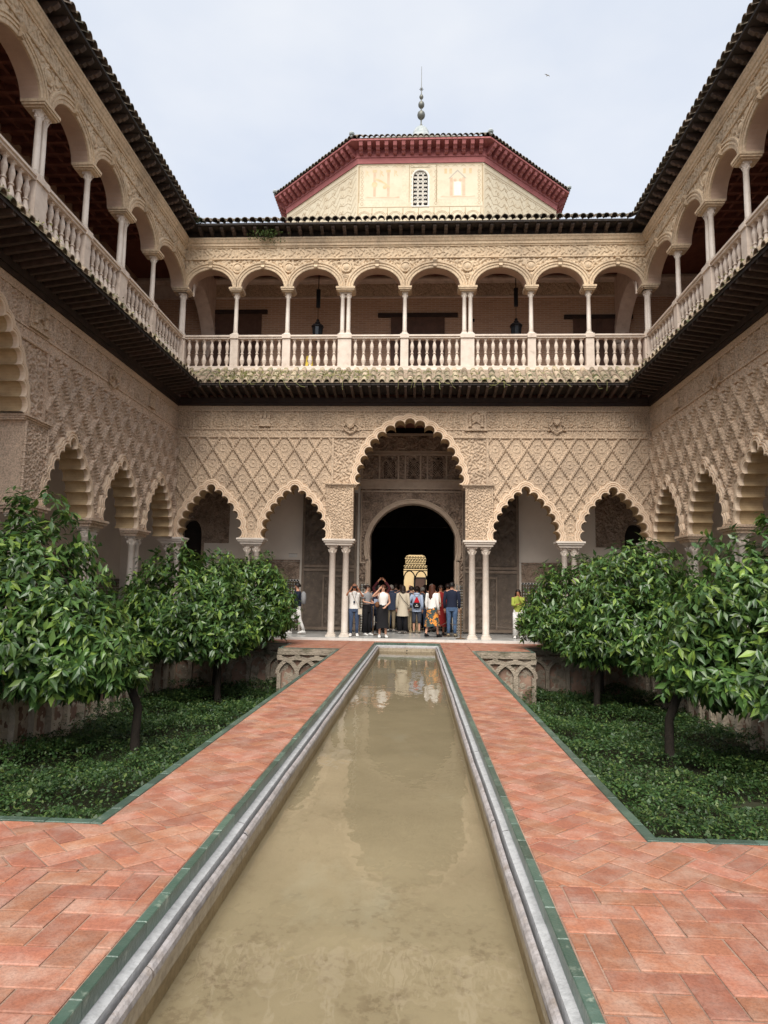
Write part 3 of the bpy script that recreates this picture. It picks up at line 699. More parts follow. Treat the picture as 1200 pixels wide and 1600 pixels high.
def wing(name, label, loc, rz, small, big, piers, cols_s, span, upper, front, fac):
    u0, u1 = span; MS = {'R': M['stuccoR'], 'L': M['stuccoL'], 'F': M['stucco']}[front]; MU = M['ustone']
    t = thing(name, label, 'palace wing', loc, rz, 'two storey arcaded wings round the courtyard')
    ZS = 3.27; ZB = 5.12
    # openings
    holes = [arch_poly(SMALL, .14, c, ZS)+[(c+1.1, ZS-1), (c-1.1, ZS-1)] for c in small]
    bholes = [arch_poly(BIG, .14, c, ZB)+[(c+1.76, ZB), (c+1.76, ZS-1), (c-1.76, ZS-1), (c-1.76, ZB)] for c in big]
    # lattice panels between the big arches' piers
    pe = sorted([p for c in big for p in (c-2.62, c+2.62)]); segs = []
    edges = [u0]+[e for e in pe if u0 < e < u1]+[u1]
    inside = lambda m_: any(abs(m_-c) < 2.62 for c in big)
    for a, b in zip(edges[:-1], edges[1:]):
        mid = (a+b)/2
        if not inside(mid):
            relief('lattice_panel', a, b, ZS, 6.72, .018 if fac else .021, (lambda u, v: sebka(u, v, .018)) if fac else sebka, MS, t, 0, holes, uo=(a if abs(a) > abs(b) else b) if False else mid)
        else:
            for c in big:
                if abs(c-mid) < 3:
                    for a2_, b2_ in ((a, c), (c, b)): relief('arch_panel', a2_, b2_, ZB-.02, 6.97, .019, lambda u, v: arab(u, v, 30, .024), MS, t, 0, bholes)
    # bands above
    eb = [u0]+[min(max(c, u0), u1) for c in sorted(big)]+[u1]
    for a, b in zip(eb[:-1], eb[1:]): relief('inscription_band', a, b, 6.76, 6.98, .019, inscr, MS, t, 0.01, bholes)
    relief('frieze', u0, u1, 7.02, 7.62, .019, kufic, MS, t, 0.01, bholes, zo=7.32)
    mb = MB()
    def msplit(z0, z1, steps):
        ed = [u0]; 
        for c in big:
            # half width of the opening at this height
            ww = [abs(x) for x, y in lobed(BIG, .155) if z0-ZB-.06 < y < z1-ZB+.06]
            hw = max(ww) if ww else 0
            if hw > 0: ed += [max(u0, c-hw), min(u1, c+hw)]
        ed.append(u1)
        for a, b in zip(ed[::2], ed[1::2]):
            if b-a > .01: moulding(mb, a, b, steps)
    msplit(6.70, 6.76, [(-.13, 6.70), (.05, 6.70), (.06, 6.73), (.03, 6.76), (-.08, 6.76)])
    msplit(6.98, 7.02, [(-.08, 6.98), (.035, 6.98), (.035, 7.02), (-.08, 7.02)])
    mb.box(u0, u1, 0.002, .25, 7.62, 7.82); moulding(mb, u0, u1, [(-.01, 7.62), (.03, 7.62), (.03, 7.66), (.0, 7.67), (.0, 7.80)])
    for c in big:
        for s in (-1, 1):
            e = c+s*2.60
            if u0 <= e <= u1: mb.box(e-.04, e+.04, -.045, .14, ZB+.03, 6.70)
    mb.build('moulding', MS, t)
    # backing: gallery side of the wall so that no light leaks through
    # arches
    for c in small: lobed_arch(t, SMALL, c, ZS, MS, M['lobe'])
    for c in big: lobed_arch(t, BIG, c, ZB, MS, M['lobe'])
    # main piers
    for p, sd_ in piers:
        a, b = p-.43, p+.43
        relief('pier_panel', a, b, ZS, ZB-.1, .017, lambda u, v: pierpat(u, v), MS, t, -.05, uo=p)
        q = MB(); q.box(a, b, -.045, .55, ZS, ZB-.1)
        for e in (a, b): q.tube([(e, -.07, ZS+.01), (e, -.07, ZB-.12)], .028, 8); [q.lathe([(.02, ZS+z), (.045, ZS+z+.04), (.02, ZS+z+.08)], e, -.07, 8) for z in (.3, .45, .6, .75, .9, 1.05, 1.2)]
        q.build('pier', MS, t)
        q = MB()                                   # impost, overhanging towards the big arch
        a2, b2 = (a-.02, b+.10) if sd_ > 0 else (a-.10, b+.02)
        for k, (o, z) in enumerate(((0.02, -.11), (.05, -.07), (.09, -.03))): q.box(a2-o*.6, b2+o*.6, -.06-o, .56, ZB+z, ZB+z+.038)
        q.build('impost', MS, t)
        q = MB()
        for o, z0_, z1_ in ((.54, 3.21, 3.27), (.50, 3.15, 3.207), (.45, 3.07, 3.147)): q.box(p-o, p+o, -.11-(o-.45), .40, z0_, z1_)
        q.build('abacus', M['marble'] if fac else MS, t)
        for d in (-.225, .225): column(t, p+d, .12, ZF, 3.07, .112, caph=.24)
    for p in cols_s:
        q = MB()
        for o, z0_, z1_ in ((.47, 3.21, 3.27), (.43, 3.15, 3.207), (.37, 3.07, 3.147)): q.box(p-o, p+o, -.10-(o-.37), .38, z0_, z1_)
        q.build('abacus', M['marble'] if fac else MS, t)
        q = MB(); q.prism([(p-.34, 3.272), (p+.34, 3.272), (p+.20, 3.45), (p-.20, 3.45)], -.075, .3); q.build('springer', MS, t)
        for d in (-.155, .155): column(t, p+d, .12, ZF, 3.07, .105, caph=.24)
    # dark beam
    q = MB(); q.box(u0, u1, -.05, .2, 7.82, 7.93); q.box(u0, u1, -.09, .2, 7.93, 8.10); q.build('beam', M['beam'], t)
    # lower eave: soffit boards, rafters, tiles
    PM = 1.0
    def dcorner(u): return min(u-u0 if fac or u0 == 0 else 1e3, u1-u if fac or u1 == 0 else 1e3)
    cl = [u0 if (fac or u0 == 0) else None, u1 if (fac or u1 == 0) else None]
    def mitre(p): return (u0+(p if cl[0] is not None else 0), u1-(p if cl[1] is not None else 0))
    q = MB(); zs_ = lambda p: 8.12+.13*p
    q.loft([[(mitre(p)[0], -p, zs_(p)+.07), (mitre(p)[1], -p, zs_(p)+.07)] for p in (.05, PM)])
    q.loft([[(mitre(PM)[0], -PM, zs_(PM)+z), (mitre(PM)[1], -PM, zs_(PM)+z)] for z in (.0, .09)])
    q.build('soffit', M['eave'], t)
    q = MB(); nw = int((u1-u0)/.075); rows = []
    for p in (PM+.03, PM*.66, PM*.33, .1):
        a_, b_ = mitre(p); rows.append([(a_+(b_-a_)*k/nw, -p, zs_(PM)+.095+(PM-p)*.80+.03*math.cos(2*PI*(u0+(u1-u0)*k/nw)/.30)*0) for k in range(nw+1)])
    q.loft(rows); q.build('channel_tiles', M['tile'], t)
    sp = .295; n = int((u1-u0)/sp); ru = (u1-u0)/n; rcache = {}
    for i in range(n):
        u = u0+(i+.5)*ru; d = min(PM-.03, dcorner(u)-.06)
        if d < .1: continue
        key = round(d, 2)
        if key not in rcache:
            r = MB(); z0, z1 = zs_(.03), zs_(d)
            r.add([(-.045, -.03, z0-.06), (.045, -.03, z0-.06), (.045, -.03, z0+.07), (-.045, -.03, z0+.07),
                   (-.045, -d, z1-.05), (.045, -d, z1-.05), (.045, -d, z1+.07), (-.045, -d, z1+.07),
                   (-.045, -d+.12, z1-.06+(.0)), (.045, -d+.12, z1-.06)], [(0, 1, 2, 3), (4, 7, 6, 5), (0, 8, 9, 1), (8, 4, 5, 9), (0, 3, 7, 4), (0, 4, 8), (1, 2, 6, 5), (1, 5, 9), (3, 2, 6, 7)])
            rcache[key] = r.mesh('rafter', M['rafter'])
        link('rafter', rcache[key], t, loc=(u, 0, 0))
    tslope = math.atan(.80); tl = .40; full = 3
    n = int((u1-u0)/.30); tu = (u1-u0)/n
    for i in range(n):
        u = u0+(i+.5)*tu; d = dcorner(u); nc = full if d > PM else max(1, int(math.ceil(d/(PM/3.)))) if d > .15 else 0
        if not nc: continue
        pstart = min(PM+.05, nc*tl*math.cos(tslope)+.10) if nc < full else PM+.05
        link('roof_tile', barrel(nc, tl, tslope), t, loc=(u+random.uniform(-.012, .012), -pstart, 8.26+(PM+.05-pstart)*.80+.04+random.uniform(-.008, .008)), rot=(random.gauss(0, .012), random.gauss(0, .02), random.gauss(0, .03)))
    # balustrade
    ub = upper
    q = MB(); q.box(u0, u1, -.12, .30, 9.02, 9.19); moulding(q, u0, u1, [(.12, 9.02), (.15, 9.03), (.15, 9.08), (.12, 9.10)])
    q.build('balustrade_base', M['rail'], t)
    q = MB(); q.box(u0, u1, -.06, .16, 10.19, 10.25); q.box(u0, u1, -.10, .20, 10.253, 10.31); q.build('handrail', M['rail'], t)
    bal = MB(); bal.box(-.06, .06, -.06, .06, 9.19, 9.235); bal.lathe([(.050, 9.235), (.034, 9.27), (.066, 9.36), (.082, 9.44), (.066, 9.53), (.038, 9.64), (.034, 9.66), (.058, 9.675), (.058, 9.70), (.034, 9.715), (.038, 9.75), (.064, 9.86), (.070, 9.92), (.058, 10.0), (.033, 10.09), (.048, 10.12), (.048, 10.14)], 0, 0, 10); bal.box(-.055, .055, -.055, .055, 10.14, 10.19)
    bme = bal.mesh('baluster', M['rail'], False)
    half_b = MB(); half_b.box(-.06, .06, -.0, .05, 9.19, 9.235)
    nodes = [(c, .10 if pr else 0) for c, pr in ub]
    for c, pr in ub:
        hw = .23 if pr else .135
        q = MB(); q.box(c-hw, c+hw, -.075, .175, 9.192, 10.188); q.box(c-hw-.015, c+hw+.015, -.115, .215, 10.19, 10.335); q.build('pedestal', M['rail'], t)
        for d in ((-.105, .105) if pr else (0,)): column(t, c+d, .05, 10.335, 11.86, .074, base=True, caph=.17, wide=1.35)
        hw2 = .33 if pr else .235
        q = MB(); q.box(c-hw2+.06, c+hw2-.06, -.13, .30, 11.862, 11.90); q.box(c-hw2+.02, c+hw2-.02, -.17, .34, 11.902, 11.95); q.box(c-hw2, c+hw2, -.19, .36, 11.952, 12.02); q.build('impost', MU, t)
    aholes = []; crowns = []
    us = sorted(ub)
    for (c0, p0), (c1, p1) in zip(us[:-1], us[1:]):
        a = c0+(.25 if p0 else .15); b = c1-(.25 if p1 else .15); m_ = (a+b)/2; hw = (b-a)/2; rise = .70
        n = max(4, round((c1-c0-(.23 if p0 else .135)-(.23 if p1 else .135))/.262))
        aa = c0+(.23 if p0 else .135); bb = c1-(.23 if p1 else .135); stp = (bb-aa)/n
        for i in range(n): link('baluster', bme, t, loc=(aa+(i+.5)*stp, .05, 0), rot=(0, 0, random.uniform(0, 1)) if False else None)
        def ell(o, ns=22): return [(m_-(hw+o)*math.cos(PI*k/ns), 12.02+(rise+o)*math.sin(PI*k/ns)) for k in range(ns+1)]
        aholes.append(ell(.16)+[(b+.16, 11.5), (a-.16, 11.5)]); crowns.append(m_)
        q = MB(); prof = [(0, .0), (0, -.05), (.02, -.06), (.09, -.06), (.10, -.085), (.14, -.085), (.15, -.065), (.18, -.065), (.19, -.095), (.235, -.10), (.25, -.08), (.255, .02)]
        hwl = min(.255, ((c1-c0)/2-hw)+.001)
        prof = [(min(o, .255), y) for o, y in prof]
        rows = []
        for o, y in prof:
            # clip each ring at the bay's edge so neighbouring archivolts meet instead of crossing
            r = []
            for x, z in ell(o):
                r.append((min(max(x, c0+.001), c1-.001), y, z))
            rows.append(r)
        q.loft(rows); q.build('archivolt', MU, t)
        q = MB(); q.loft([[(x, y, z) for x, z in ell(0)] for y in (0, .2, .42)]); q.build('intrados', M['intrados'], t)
        q = MB(); kz = 12.02+rise                    # scrolled keystone
        q.loft([[(m_-x, -y, kz+z) for x, y, z in ((.055, .0, -.01), (.055, .12, -.01), (.055, .15, .06), (.065, .11, .13), (.07, .17, .22), (.075, .15, .29), (.075, .0, .29))], [(m_+x, -y, kz+z) for x, y, z in ((.055, .0, -.01), (.055, .12, -.01), (.055, .15, .06), (.065, .11, .13), (.07, .17, .22), (.075, .15, .29), (.075, .0, .29))]])
        for s in (-1, 1): q.add([(m_+s*x, -y, kz+z) for x, y, z in ((.055, .0, -.01), (.055, .12, -.01), (.055, .15, .06), (.065, .11, .13), (.07, .17, .22), (.075, .15, .29), (.075, .0, .29))], [tuple(range(7))])
        q.tube([(m_-.07, -.15, kz+.25), (m_+.07, -.15, kz+.25)], .035, 8); q.tube([(m_-.06, -.13, kz+.04), (m_+.06, -.13, kz+.04)], .03, 8)
        q.build('keystone', MU, t)
    relief('spandrel_panel', u0, u1, 12.02, 13.08, .021, scroll, MU, t, .01, aholes)
    for c, pr in us:
        if u0+.3 < c < u1-.3:                       # roundels above the columns
            q = MB(); q.loft([[(c+r*math.cos(2*PI*k/20), y, 12.78+r*math.sin(2*PI*k/20)) for k in range(21)] for r, y in ((.19, .0), (.19, -.05), (.16, -.06), (.145, -.035), (.12, -.035), (.10, -.055), (.05, -.075), (.002, -.08))]); q.build('roundel', MU, t)
            q = MB()
            for k in range(3): q.box(c-.10+.03*k, c+.10-.03*k, -.05+.01*k, .01, 12.46-.06*k, 12.50-.06*k)
            q.build('pendant', MU, t)
    relief('upper_frieze', u0, u1, 13.14, 13.52, .021, lambda u, v: np.maximum(arab(u, v, 23, .034), np.where(np.abs(((u/1.35) % 1-.5)*1.35) < .03, .02, -1)), MU, t, .01)
    q = MB(); q.box(u0, u1, .012, .3, 13.08, 13.86)
    moulding(q, u0, u1, [(.0, 13.08), (.04, 13.085), (.05, 13.11), (.03, 13.14), (-.02, 13.14)])
    moulding(q, u0, u1, [(-.02, 13.52), (.03, 13.52), (.04, 13.56), (.07, 13.58), (.07, 13.66), (.10, 13.69), (.13, 13.78), (.15, 13.80), (.15, 13.86), (0, 13.86)])
    q.build('cornice', MU, t)
    # upper eave
    PU = .52
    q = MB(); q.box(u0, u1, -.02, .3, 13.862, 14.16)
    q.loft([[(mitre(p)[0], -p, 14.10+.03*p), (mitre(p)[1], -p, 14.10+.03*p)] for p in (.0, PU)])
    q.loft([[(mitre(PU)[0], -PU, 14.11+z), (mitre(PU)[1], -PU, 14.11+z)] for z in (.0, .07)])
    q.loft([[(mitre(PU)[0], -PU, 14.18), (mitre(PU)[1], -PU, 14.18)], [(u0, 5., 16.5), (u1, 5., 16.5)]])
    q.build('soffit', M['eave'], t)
    br = MB(); pr_ = [(0, 13.88), (.10, 13.88), (.16, 13.93), (.22, 13.92), (.28, 13.98), (.34, 13.97), (.44, 14.04), (.45, 14.10), (0, 14.10)]
    br.add([(-.055, -a, z) for a, z in pr_]+[(.055, -a, z) for a, z in pr_], [tuple(range(9)), tuple(range(17, 8, -1))]+[(k, (k+1) % 9, 9+(k+1) % 9, 9+k) for k in range(9)])
    bm_ = br.mesh('bracket', M['rafter']); n = int((u1-u0)/.39); bu = (u1-u0)/n
    for i in range(n):
        u = u0+(i+.5)*bu
        if dcorner(u) > .5: link('bracket', bm_, t, loc=(u, 0, 0))
    n = int((u1-u0)/.262); tu = (u1-u0)/n
    for i in range(n):
        u = u0+(i+.5)*tu
        if dcorner(u) < .45: continue
        link('roof_tile', barrel(2, .42, .44, .112, True), t, loc=(u+random.uniform(-.01, .01), -PU-.09, 14.195+random.uniform(-.008, .008)), rot=(random.gauss(0, .012), random.gauss(0, .02), random.gauss(0, .03)))
    # gallery: floor slab, ceiling, rear walls
    dep = 3.1
    q = MB(); q.box(u0, u1, .22, dep, 8.9, 9.15); q.box(u0, u1, .19, .30, 8.1, 9.0); q.build('gallery_slab', M['ceil'], t)
    q = MB(); q.box(u0, u1, .06, dep+.1, 7.84, 7.95); q.build('lower_ceiling', M['ceil'], t)
    q = MB(); q.box(u0, u1, .31, dep+.2, 13.88, 14.0); q.build('upper_ceiling', M['ceil'], t)
    # inner face of the arcade wall above the arches
    ex = (dep if not fac else 0)
    return t

# profile positions measured from the corner for the side wings
cs = [1.30, 4.15]
facade = wing('palace_wing', 'far wing of the courtyard with the tall central lobed arch and long upper gallery', (0, YF, 0), 0,
              [-6.70, -3.85, 3.85, 6.70], [0], [(-2.32, 1), (2.32, -1)], [-8.0, -5.275, 5.275, 8.0], (-8.0, 8.0),
              [(-8.0, False), (-6.12, False), (-4.3, False), (-2.28, True), (-.22, False), (1.93, True), (4.1, False), (6.05, False), (8.0, False)], 'F', True)
sidewings = []
for s, nm, lab in ((-1, 'L', 'left wing of the courtyard with lobed arches below and white balustrade above'), (1, 'R', 'right wing of the courtyard with warm lit stucco and coffered upper ceiling')):
    m1 = lambda L_: [s*x for x in L_]
    sm = m1([1.35, 4.2, 7.05, 14.75, 17.6]); bg_ = m1([10.9]); pr = [(s*8.58, s), (s*13.22, -s)]
    cs_ = m1([2.775, 5.625, 16.175]); sp = (0, 19.2) if s > 0 else (-19.2, 0)
    up_ = [(s*x, p) for x, p in ((0, False), (2.65, False), (4.9, True), (6.98, False), (9.1, True), (11.3, False), (13.5, True), (15.7, False), (17.9, True))]
    sidewings.append(wing('palace_wing', lab, (s*W, YF, 0), -s*PI/2, sm, bg_, pr, cs_, sp, up_, nm, False))

# ------------------------------------------------------------------ gallery interiors (local frame of the far wing: y = depth behind the arcade)
def boxpart(name, m, par, *b, **kw):
    q = MB(); q.box(*b); return q.build(name, m, par, **kw)
FW = facade
YR = 3.1
# lower rear wall pieces
q = MB()
for b_ in ((-11.2, -8.75), (-7.95, -1.9), (2.0, 7.95), (8.75, 11.2)): q.box(b_[0], b_[1], YR, YR+.4, 0, 7.84)
for b_ in ((-8.76, -7.94), (7.94, 8.76)): q.box(b_[0], b_[1], YR+.001, YR+.4, 4.2, 7.84)
q.build('rear_wall', M['plaster'], FW)
for s in (-1, 1):
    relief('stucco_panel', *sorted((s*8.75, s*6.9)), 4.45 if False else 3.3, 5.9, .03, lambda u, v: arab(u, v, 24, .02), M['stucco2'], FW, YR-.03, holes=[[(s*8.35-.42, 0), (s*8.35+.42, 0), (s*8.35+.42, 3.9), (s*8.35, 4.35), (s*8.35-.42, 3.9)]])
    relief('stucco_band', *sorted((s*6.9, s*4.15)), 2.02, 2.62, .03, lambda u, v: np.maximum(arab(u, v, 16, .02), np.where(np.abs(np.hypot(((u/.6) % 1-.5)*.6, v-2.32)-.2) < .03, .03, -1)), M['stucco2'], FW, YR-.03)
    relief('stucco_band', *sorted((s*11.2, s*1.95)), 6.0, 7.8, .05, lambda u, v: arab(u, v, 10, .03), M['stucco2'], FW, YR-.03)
    q = MB(); a, b_ = sorted((s*7.9, s*4.15)); q.box(a, b_, YR-.02, YR, ZF, 1.9); q.build('tile_dado', M['azul'], FW)
    q = MB(); q.box(a, b_, YR-.04, YR, 2.64, 2.70); q.box(a, b_, YR-.035, YR, 1.965, 2.01); q.build('moulding', M['stucco2'], FW)
    q = MB(); x = a
    while x < b_-.1:                                    # merlon shaped black tiles
        q.prism([(x+.01, 1.90), (x+.10, 1.90), (x+.10, 1.92), (x+.055, 1.965), (x+.01, 1.92)], YR-.025, YR); x += .11
    q.build('merlon_border', M['iron'], FW)
    q = MB(); q.box(a, b_, YR-.021, YR, 1.90, 1.964); q.build('white_border', M['step'], FW)
    # pointed small doorway behind
    q = MB(); c = s*8.35
    def pa(o): return [(c-.40-o, 0)]+[(c-(.40+o)*math.cos(t_)**.8, 3.6+(.58+o)*math.sin(t_)) for t_ in np.linspace(0, PI/2, 7)]+[(c+(.40+o)*math.cos(t_)**.8 if math.cos(t_) > 0 else c, 3.6+(.58+o)*math.sin(t_)) for t_ in np.linspace(PI/2-.001, 0, 7)]+[(c+.40+o, 0)]
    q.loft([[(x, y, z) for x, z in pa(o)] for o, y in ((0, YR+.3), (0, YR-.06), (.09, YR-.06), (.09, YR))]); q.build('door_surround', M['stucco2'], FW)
    boxpart('door_recess', M['dark'], FW, c-.5, c+.5, YR+.35, YR+.39, 0, 4.5)
# central portal
pc = .10
def horse(o, n_=24): 
    pts = [(pc-1.58-o, 0), (pc-1.58-o, 2.75)]
    for k in range(n_+1):
        a = PI+.30-(PI+.60)*k/n_; pts.append((pc+(1.66+o)*math.cos(a), 3.22+(1.66+o)*math.sin(a)))
    return pts+[(pc+1.58+o, 2.75), (pc+1.58+o, 0)]
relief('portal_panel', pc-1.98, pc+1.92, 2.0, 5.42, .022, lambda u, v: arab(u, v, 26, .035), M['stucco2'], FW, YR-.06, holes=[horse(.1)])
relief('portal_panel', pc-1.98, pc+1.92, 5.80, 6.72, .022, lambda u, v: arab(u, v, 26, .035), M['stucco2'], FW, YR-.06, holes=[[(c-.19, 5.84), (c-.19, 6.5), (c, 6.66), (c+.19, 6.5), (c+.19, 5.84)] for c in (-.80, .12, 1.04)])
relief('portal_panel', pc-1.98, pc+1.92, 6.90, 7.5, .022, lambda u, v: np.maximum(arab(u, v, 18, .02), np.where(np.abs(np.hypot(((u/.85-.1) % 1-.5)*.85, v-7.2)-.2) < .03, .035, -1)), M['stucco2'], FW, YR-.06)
q = MB(); q.loft([[(x, y, z) for x, z in horse(o)] for o, y in ((0, YR+.5), (0, YR-.1), (.05, -.12+YR), (.06, YR-.09), (.12, YR-.09), (.13, YR-.12), (.17, YR-.12), (.18, YR-.05))]); q.build('portal_arch', M['portalmold'], FW)
q = MB()
for z0, z1, p in ((5.42, 5.50, .10), (5.502, 5.74, .07), (5.742, 5.80, .12), (6.72, 6.78, .10), (6.782, 6.86, .06), (6.862, 6.90, .10), (7.5, 7.58, .1)): q.box(pc-2.0, pc+1.94, YR-p, YR, z0, z1)
q.build('portal_cornice', M['portalmold'], FW)
q = MB()
for x in (pc-1.94, pc-1.28, pc-.56, pc-.30, pc+.28, pc+.54, pc+1.26, pc+1.88): q.box(x-.03, x+.03, YR-.13, YR-.02, 5.805, 6.715)
for z0, z1 in ((5.30, 5.36), (2.6, 2.66)):
    q.box(pc-1.97, pc-1.72 if z0 < 3 else pc+1.91, YR-.12, YR-.05, z0, z1)
q.box(pc-1.97, pc-1.92, YR-.12, YR-.05, 2.661, 5.29); q.box(pc+1.86, pc+1.91, YR-.12, YR-.05, 2.661, 5.29)
q.build('portal_frame', M['portalmold'], FW)
for c in (-.80, .12, 1.04):
    g_ = MB()
    for k in range(-8, 9):
        for d in (1, -1):
            pts = [(c+x, YR-.03, 6.22+d*x*1.5+k*.11) for x in (-.185, .185)]; pts = [(x, y, min(max(z, 5.85), 6.6)) for x, y, z in pts]; g_.tube(pts, .011, 4, False)
    fr = g_.build('window_lattice', M['stucco2'], FW)
    boxpart('pane', M['dark'], FW, c-.2, c+.2, YR+.02, YR+.05, 5.8, 6.7)
q = MB(); q.box(pc-2.0, pc-1.60, YR, YR+.5, 0, 5.4); q.box(pc+1.60, pc+1.94, YR, YR+.5, 0, 5.4); q.build('portal_jamb', M['stucco2'], FW)
for s in (-1, 1): boxpart('tile_dado', M['azul'], FW, *sorted((pc+s*1.62, pc+s*1.93)), YR-.10, YR, ZF, 1.85)
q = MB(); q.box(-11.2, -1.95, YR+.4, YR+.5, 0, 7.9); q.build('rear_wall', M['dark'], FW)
# salon behind: dark rooms on the axis, then an open yard added to light the far room's wall
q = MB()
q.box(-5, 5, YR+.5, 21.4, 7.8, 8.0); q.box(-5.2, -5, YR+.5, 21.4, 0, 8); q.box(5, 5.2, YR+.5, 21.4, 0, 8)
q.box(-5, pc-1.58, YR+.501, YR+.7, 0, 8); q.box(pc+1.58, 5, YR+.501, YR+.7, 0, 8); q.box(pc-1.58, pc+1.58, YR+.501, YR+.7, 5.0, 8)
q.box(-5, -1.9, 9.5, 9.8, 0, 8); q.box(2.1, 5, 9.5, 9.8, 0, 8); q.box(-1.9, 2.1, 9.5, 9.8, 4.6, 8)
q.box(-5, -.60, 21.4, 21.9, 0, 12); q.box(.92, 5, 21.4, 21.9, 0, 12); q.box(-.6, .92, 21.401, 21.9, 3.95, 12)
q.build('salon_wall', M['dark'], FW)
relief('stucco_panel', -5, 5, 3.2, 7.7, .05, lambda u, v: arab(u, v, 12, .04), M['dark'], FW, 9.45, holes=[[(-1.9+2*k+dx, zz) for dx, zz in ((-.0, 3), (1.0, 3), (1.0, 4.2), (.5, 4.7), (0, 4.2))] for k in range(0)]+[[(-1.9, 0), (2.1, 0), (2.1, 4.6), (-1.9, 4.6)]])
yd = thing('far_room_wall', 'ochre far room wall behind the grille, set under open sky to brighten it', 'wall', (0.16, 60, 0))
q = MB(); q.box(-9, 9, 0, .3, 0, 9); q.build('wall_face', M['warmwall'], yd)
q = MB(); q.box(-.10, .78, -.08, -.002, 0, 2.75); q.build('door', M['doorred'], yd)
q = MB(); q.box(-.18, -.102, -.10, -.002, 0, 2.75); q.box(.782, .86, -.10, -.002, 0, 2.75); q.box(-.18, .86, -.101, -.002, 2.752, 2.85); q.build('door_frame', M['iron'], yd)
gr = thing('iron_grille', 'black scrolled iron grille with arched top in the glowing far doorway', 'grille', (.16, 44.05, 0))
q = MB()
for x in (-.75, -.02, .75): q.tube([(x, 0, .06), (x, 0, 2.6)], .03, 5)
for c in (-.38, .36): q.tube([(c+.36*math.cos(a), 0, 2.35+.55*math.sin(a)) for a in np.linspace(0, PI, 12)], .04, 5)
q.tube([(-.78, 0, 2.93), (.78, 0, 2.93)], .03, 5); q.tube([(-.78, 0, 3.05), (.78, 0, 3.05)], .03, 5); q.build('frame', M['iron'], gr)
q = MB(); rr = random.Random(3)
for i in range(5):
    for k in range(9):
        cx, cz = -.70+k*.175+(.08 if i % 2 else 0), 3.13+i*.155
        if abs(cx) > .78: continue
        q.tube([(cx+.07*math.cos(a)*(1-.06*j), .0, cz+.07*math.sin(a)*(1-.06*j)) for j, a in enumerate(np.linspace(0, 2.1*PI, 11))], .026, 4)
q.build('scrollwork', M['iron'], gr)
q = MB()                                        # lobed head of the opening
pts = [(-.78, 3.2), (-.78, 4.3), (.78, 4.3), (.78, 3.2)]
for s in (-1, 1):
    q.prism([(s*.79, 3.2), (s*.79, 4.2), (s*.40, 4.2), (s*.42, 3.93), (s*.58, 3.86), (s*.68, 3.72), (s*.66, 3.45), (s*.60, 3.32)], -.05, .1)
q.build('lobed_head', M['dark'], gr)
# great door leaves folded back against the wall
for s, lb in ((-1, 'huge dark wooden door leaf folded open left of the central doorway'), (1, 'huge dark wooden door leaf folded open right of the central doorway')):
    x0, x1 = sorted((s*1.98, s*4.05)); d = thing('door_leaf', lb, 'door', ((x0+x1)/2, YF+YR-.10, 0), 0, 'open door leaves beside the central doorway'); hw = (x1-x0)/2
    boxpart('panel', M['door'], d, -hw, hw, -.04, .04, .12, 5.25)
    q = MB()
    for a, b_ in ((-hw, -hw+.09), (hw-.09, hw)): q.box(a, b_, -.08, -.042, .12, 5.25)
    for z in (.12, 2.28, 2.42, 5.16): q.box(-hw+.091, hw-.091, -.08, -.042, z, z+.10)
    q.build('frame', M['doorframe'], d)
    relief('carved_panel', -hw+.1, hw-.1, 2.54, 5.14, .03, lambda u, v: np.maximum(arab(u, v, 9, .02), np.where(np.abs(np.abs(((u/.5) % 1-.5)*.5)+np.abs(((v/.8) % 1-.5)*.8)*.6-.12) < .02, .03, -1)), M['door'], d, -.07)
    c = s*-.25; w_ = MB()
    w_.box(c-.48, c-.42, -.09, -.042, .22, 2.15); w_.box(c+.42, c+.48, -.09, -.042, .22, 2.15); w_.box(c-.42, c+.42, -.09, -.042, 2.06, 2.15)
    wk = w_.build('wicket_door', M['doorframe'], d); relief('carved_panel', c-.4, c+.4, .3, 2.04, .03, lambda u, v: arab(u, v, 13, .02), M['door'], wk, -.07)
lbx = thing('wall_label', 'small framed notice on the plaster wall left of the doors', 'sign', (-4.42, YF+YR-.01, 2.86))
boxpart('plate', M['step'], lbx, -.16, .16, -.01, .008, -.07, .07); boxpart('frame', M['door'], lbx, -.17, .17, -.014, -.0101, .06, .075)
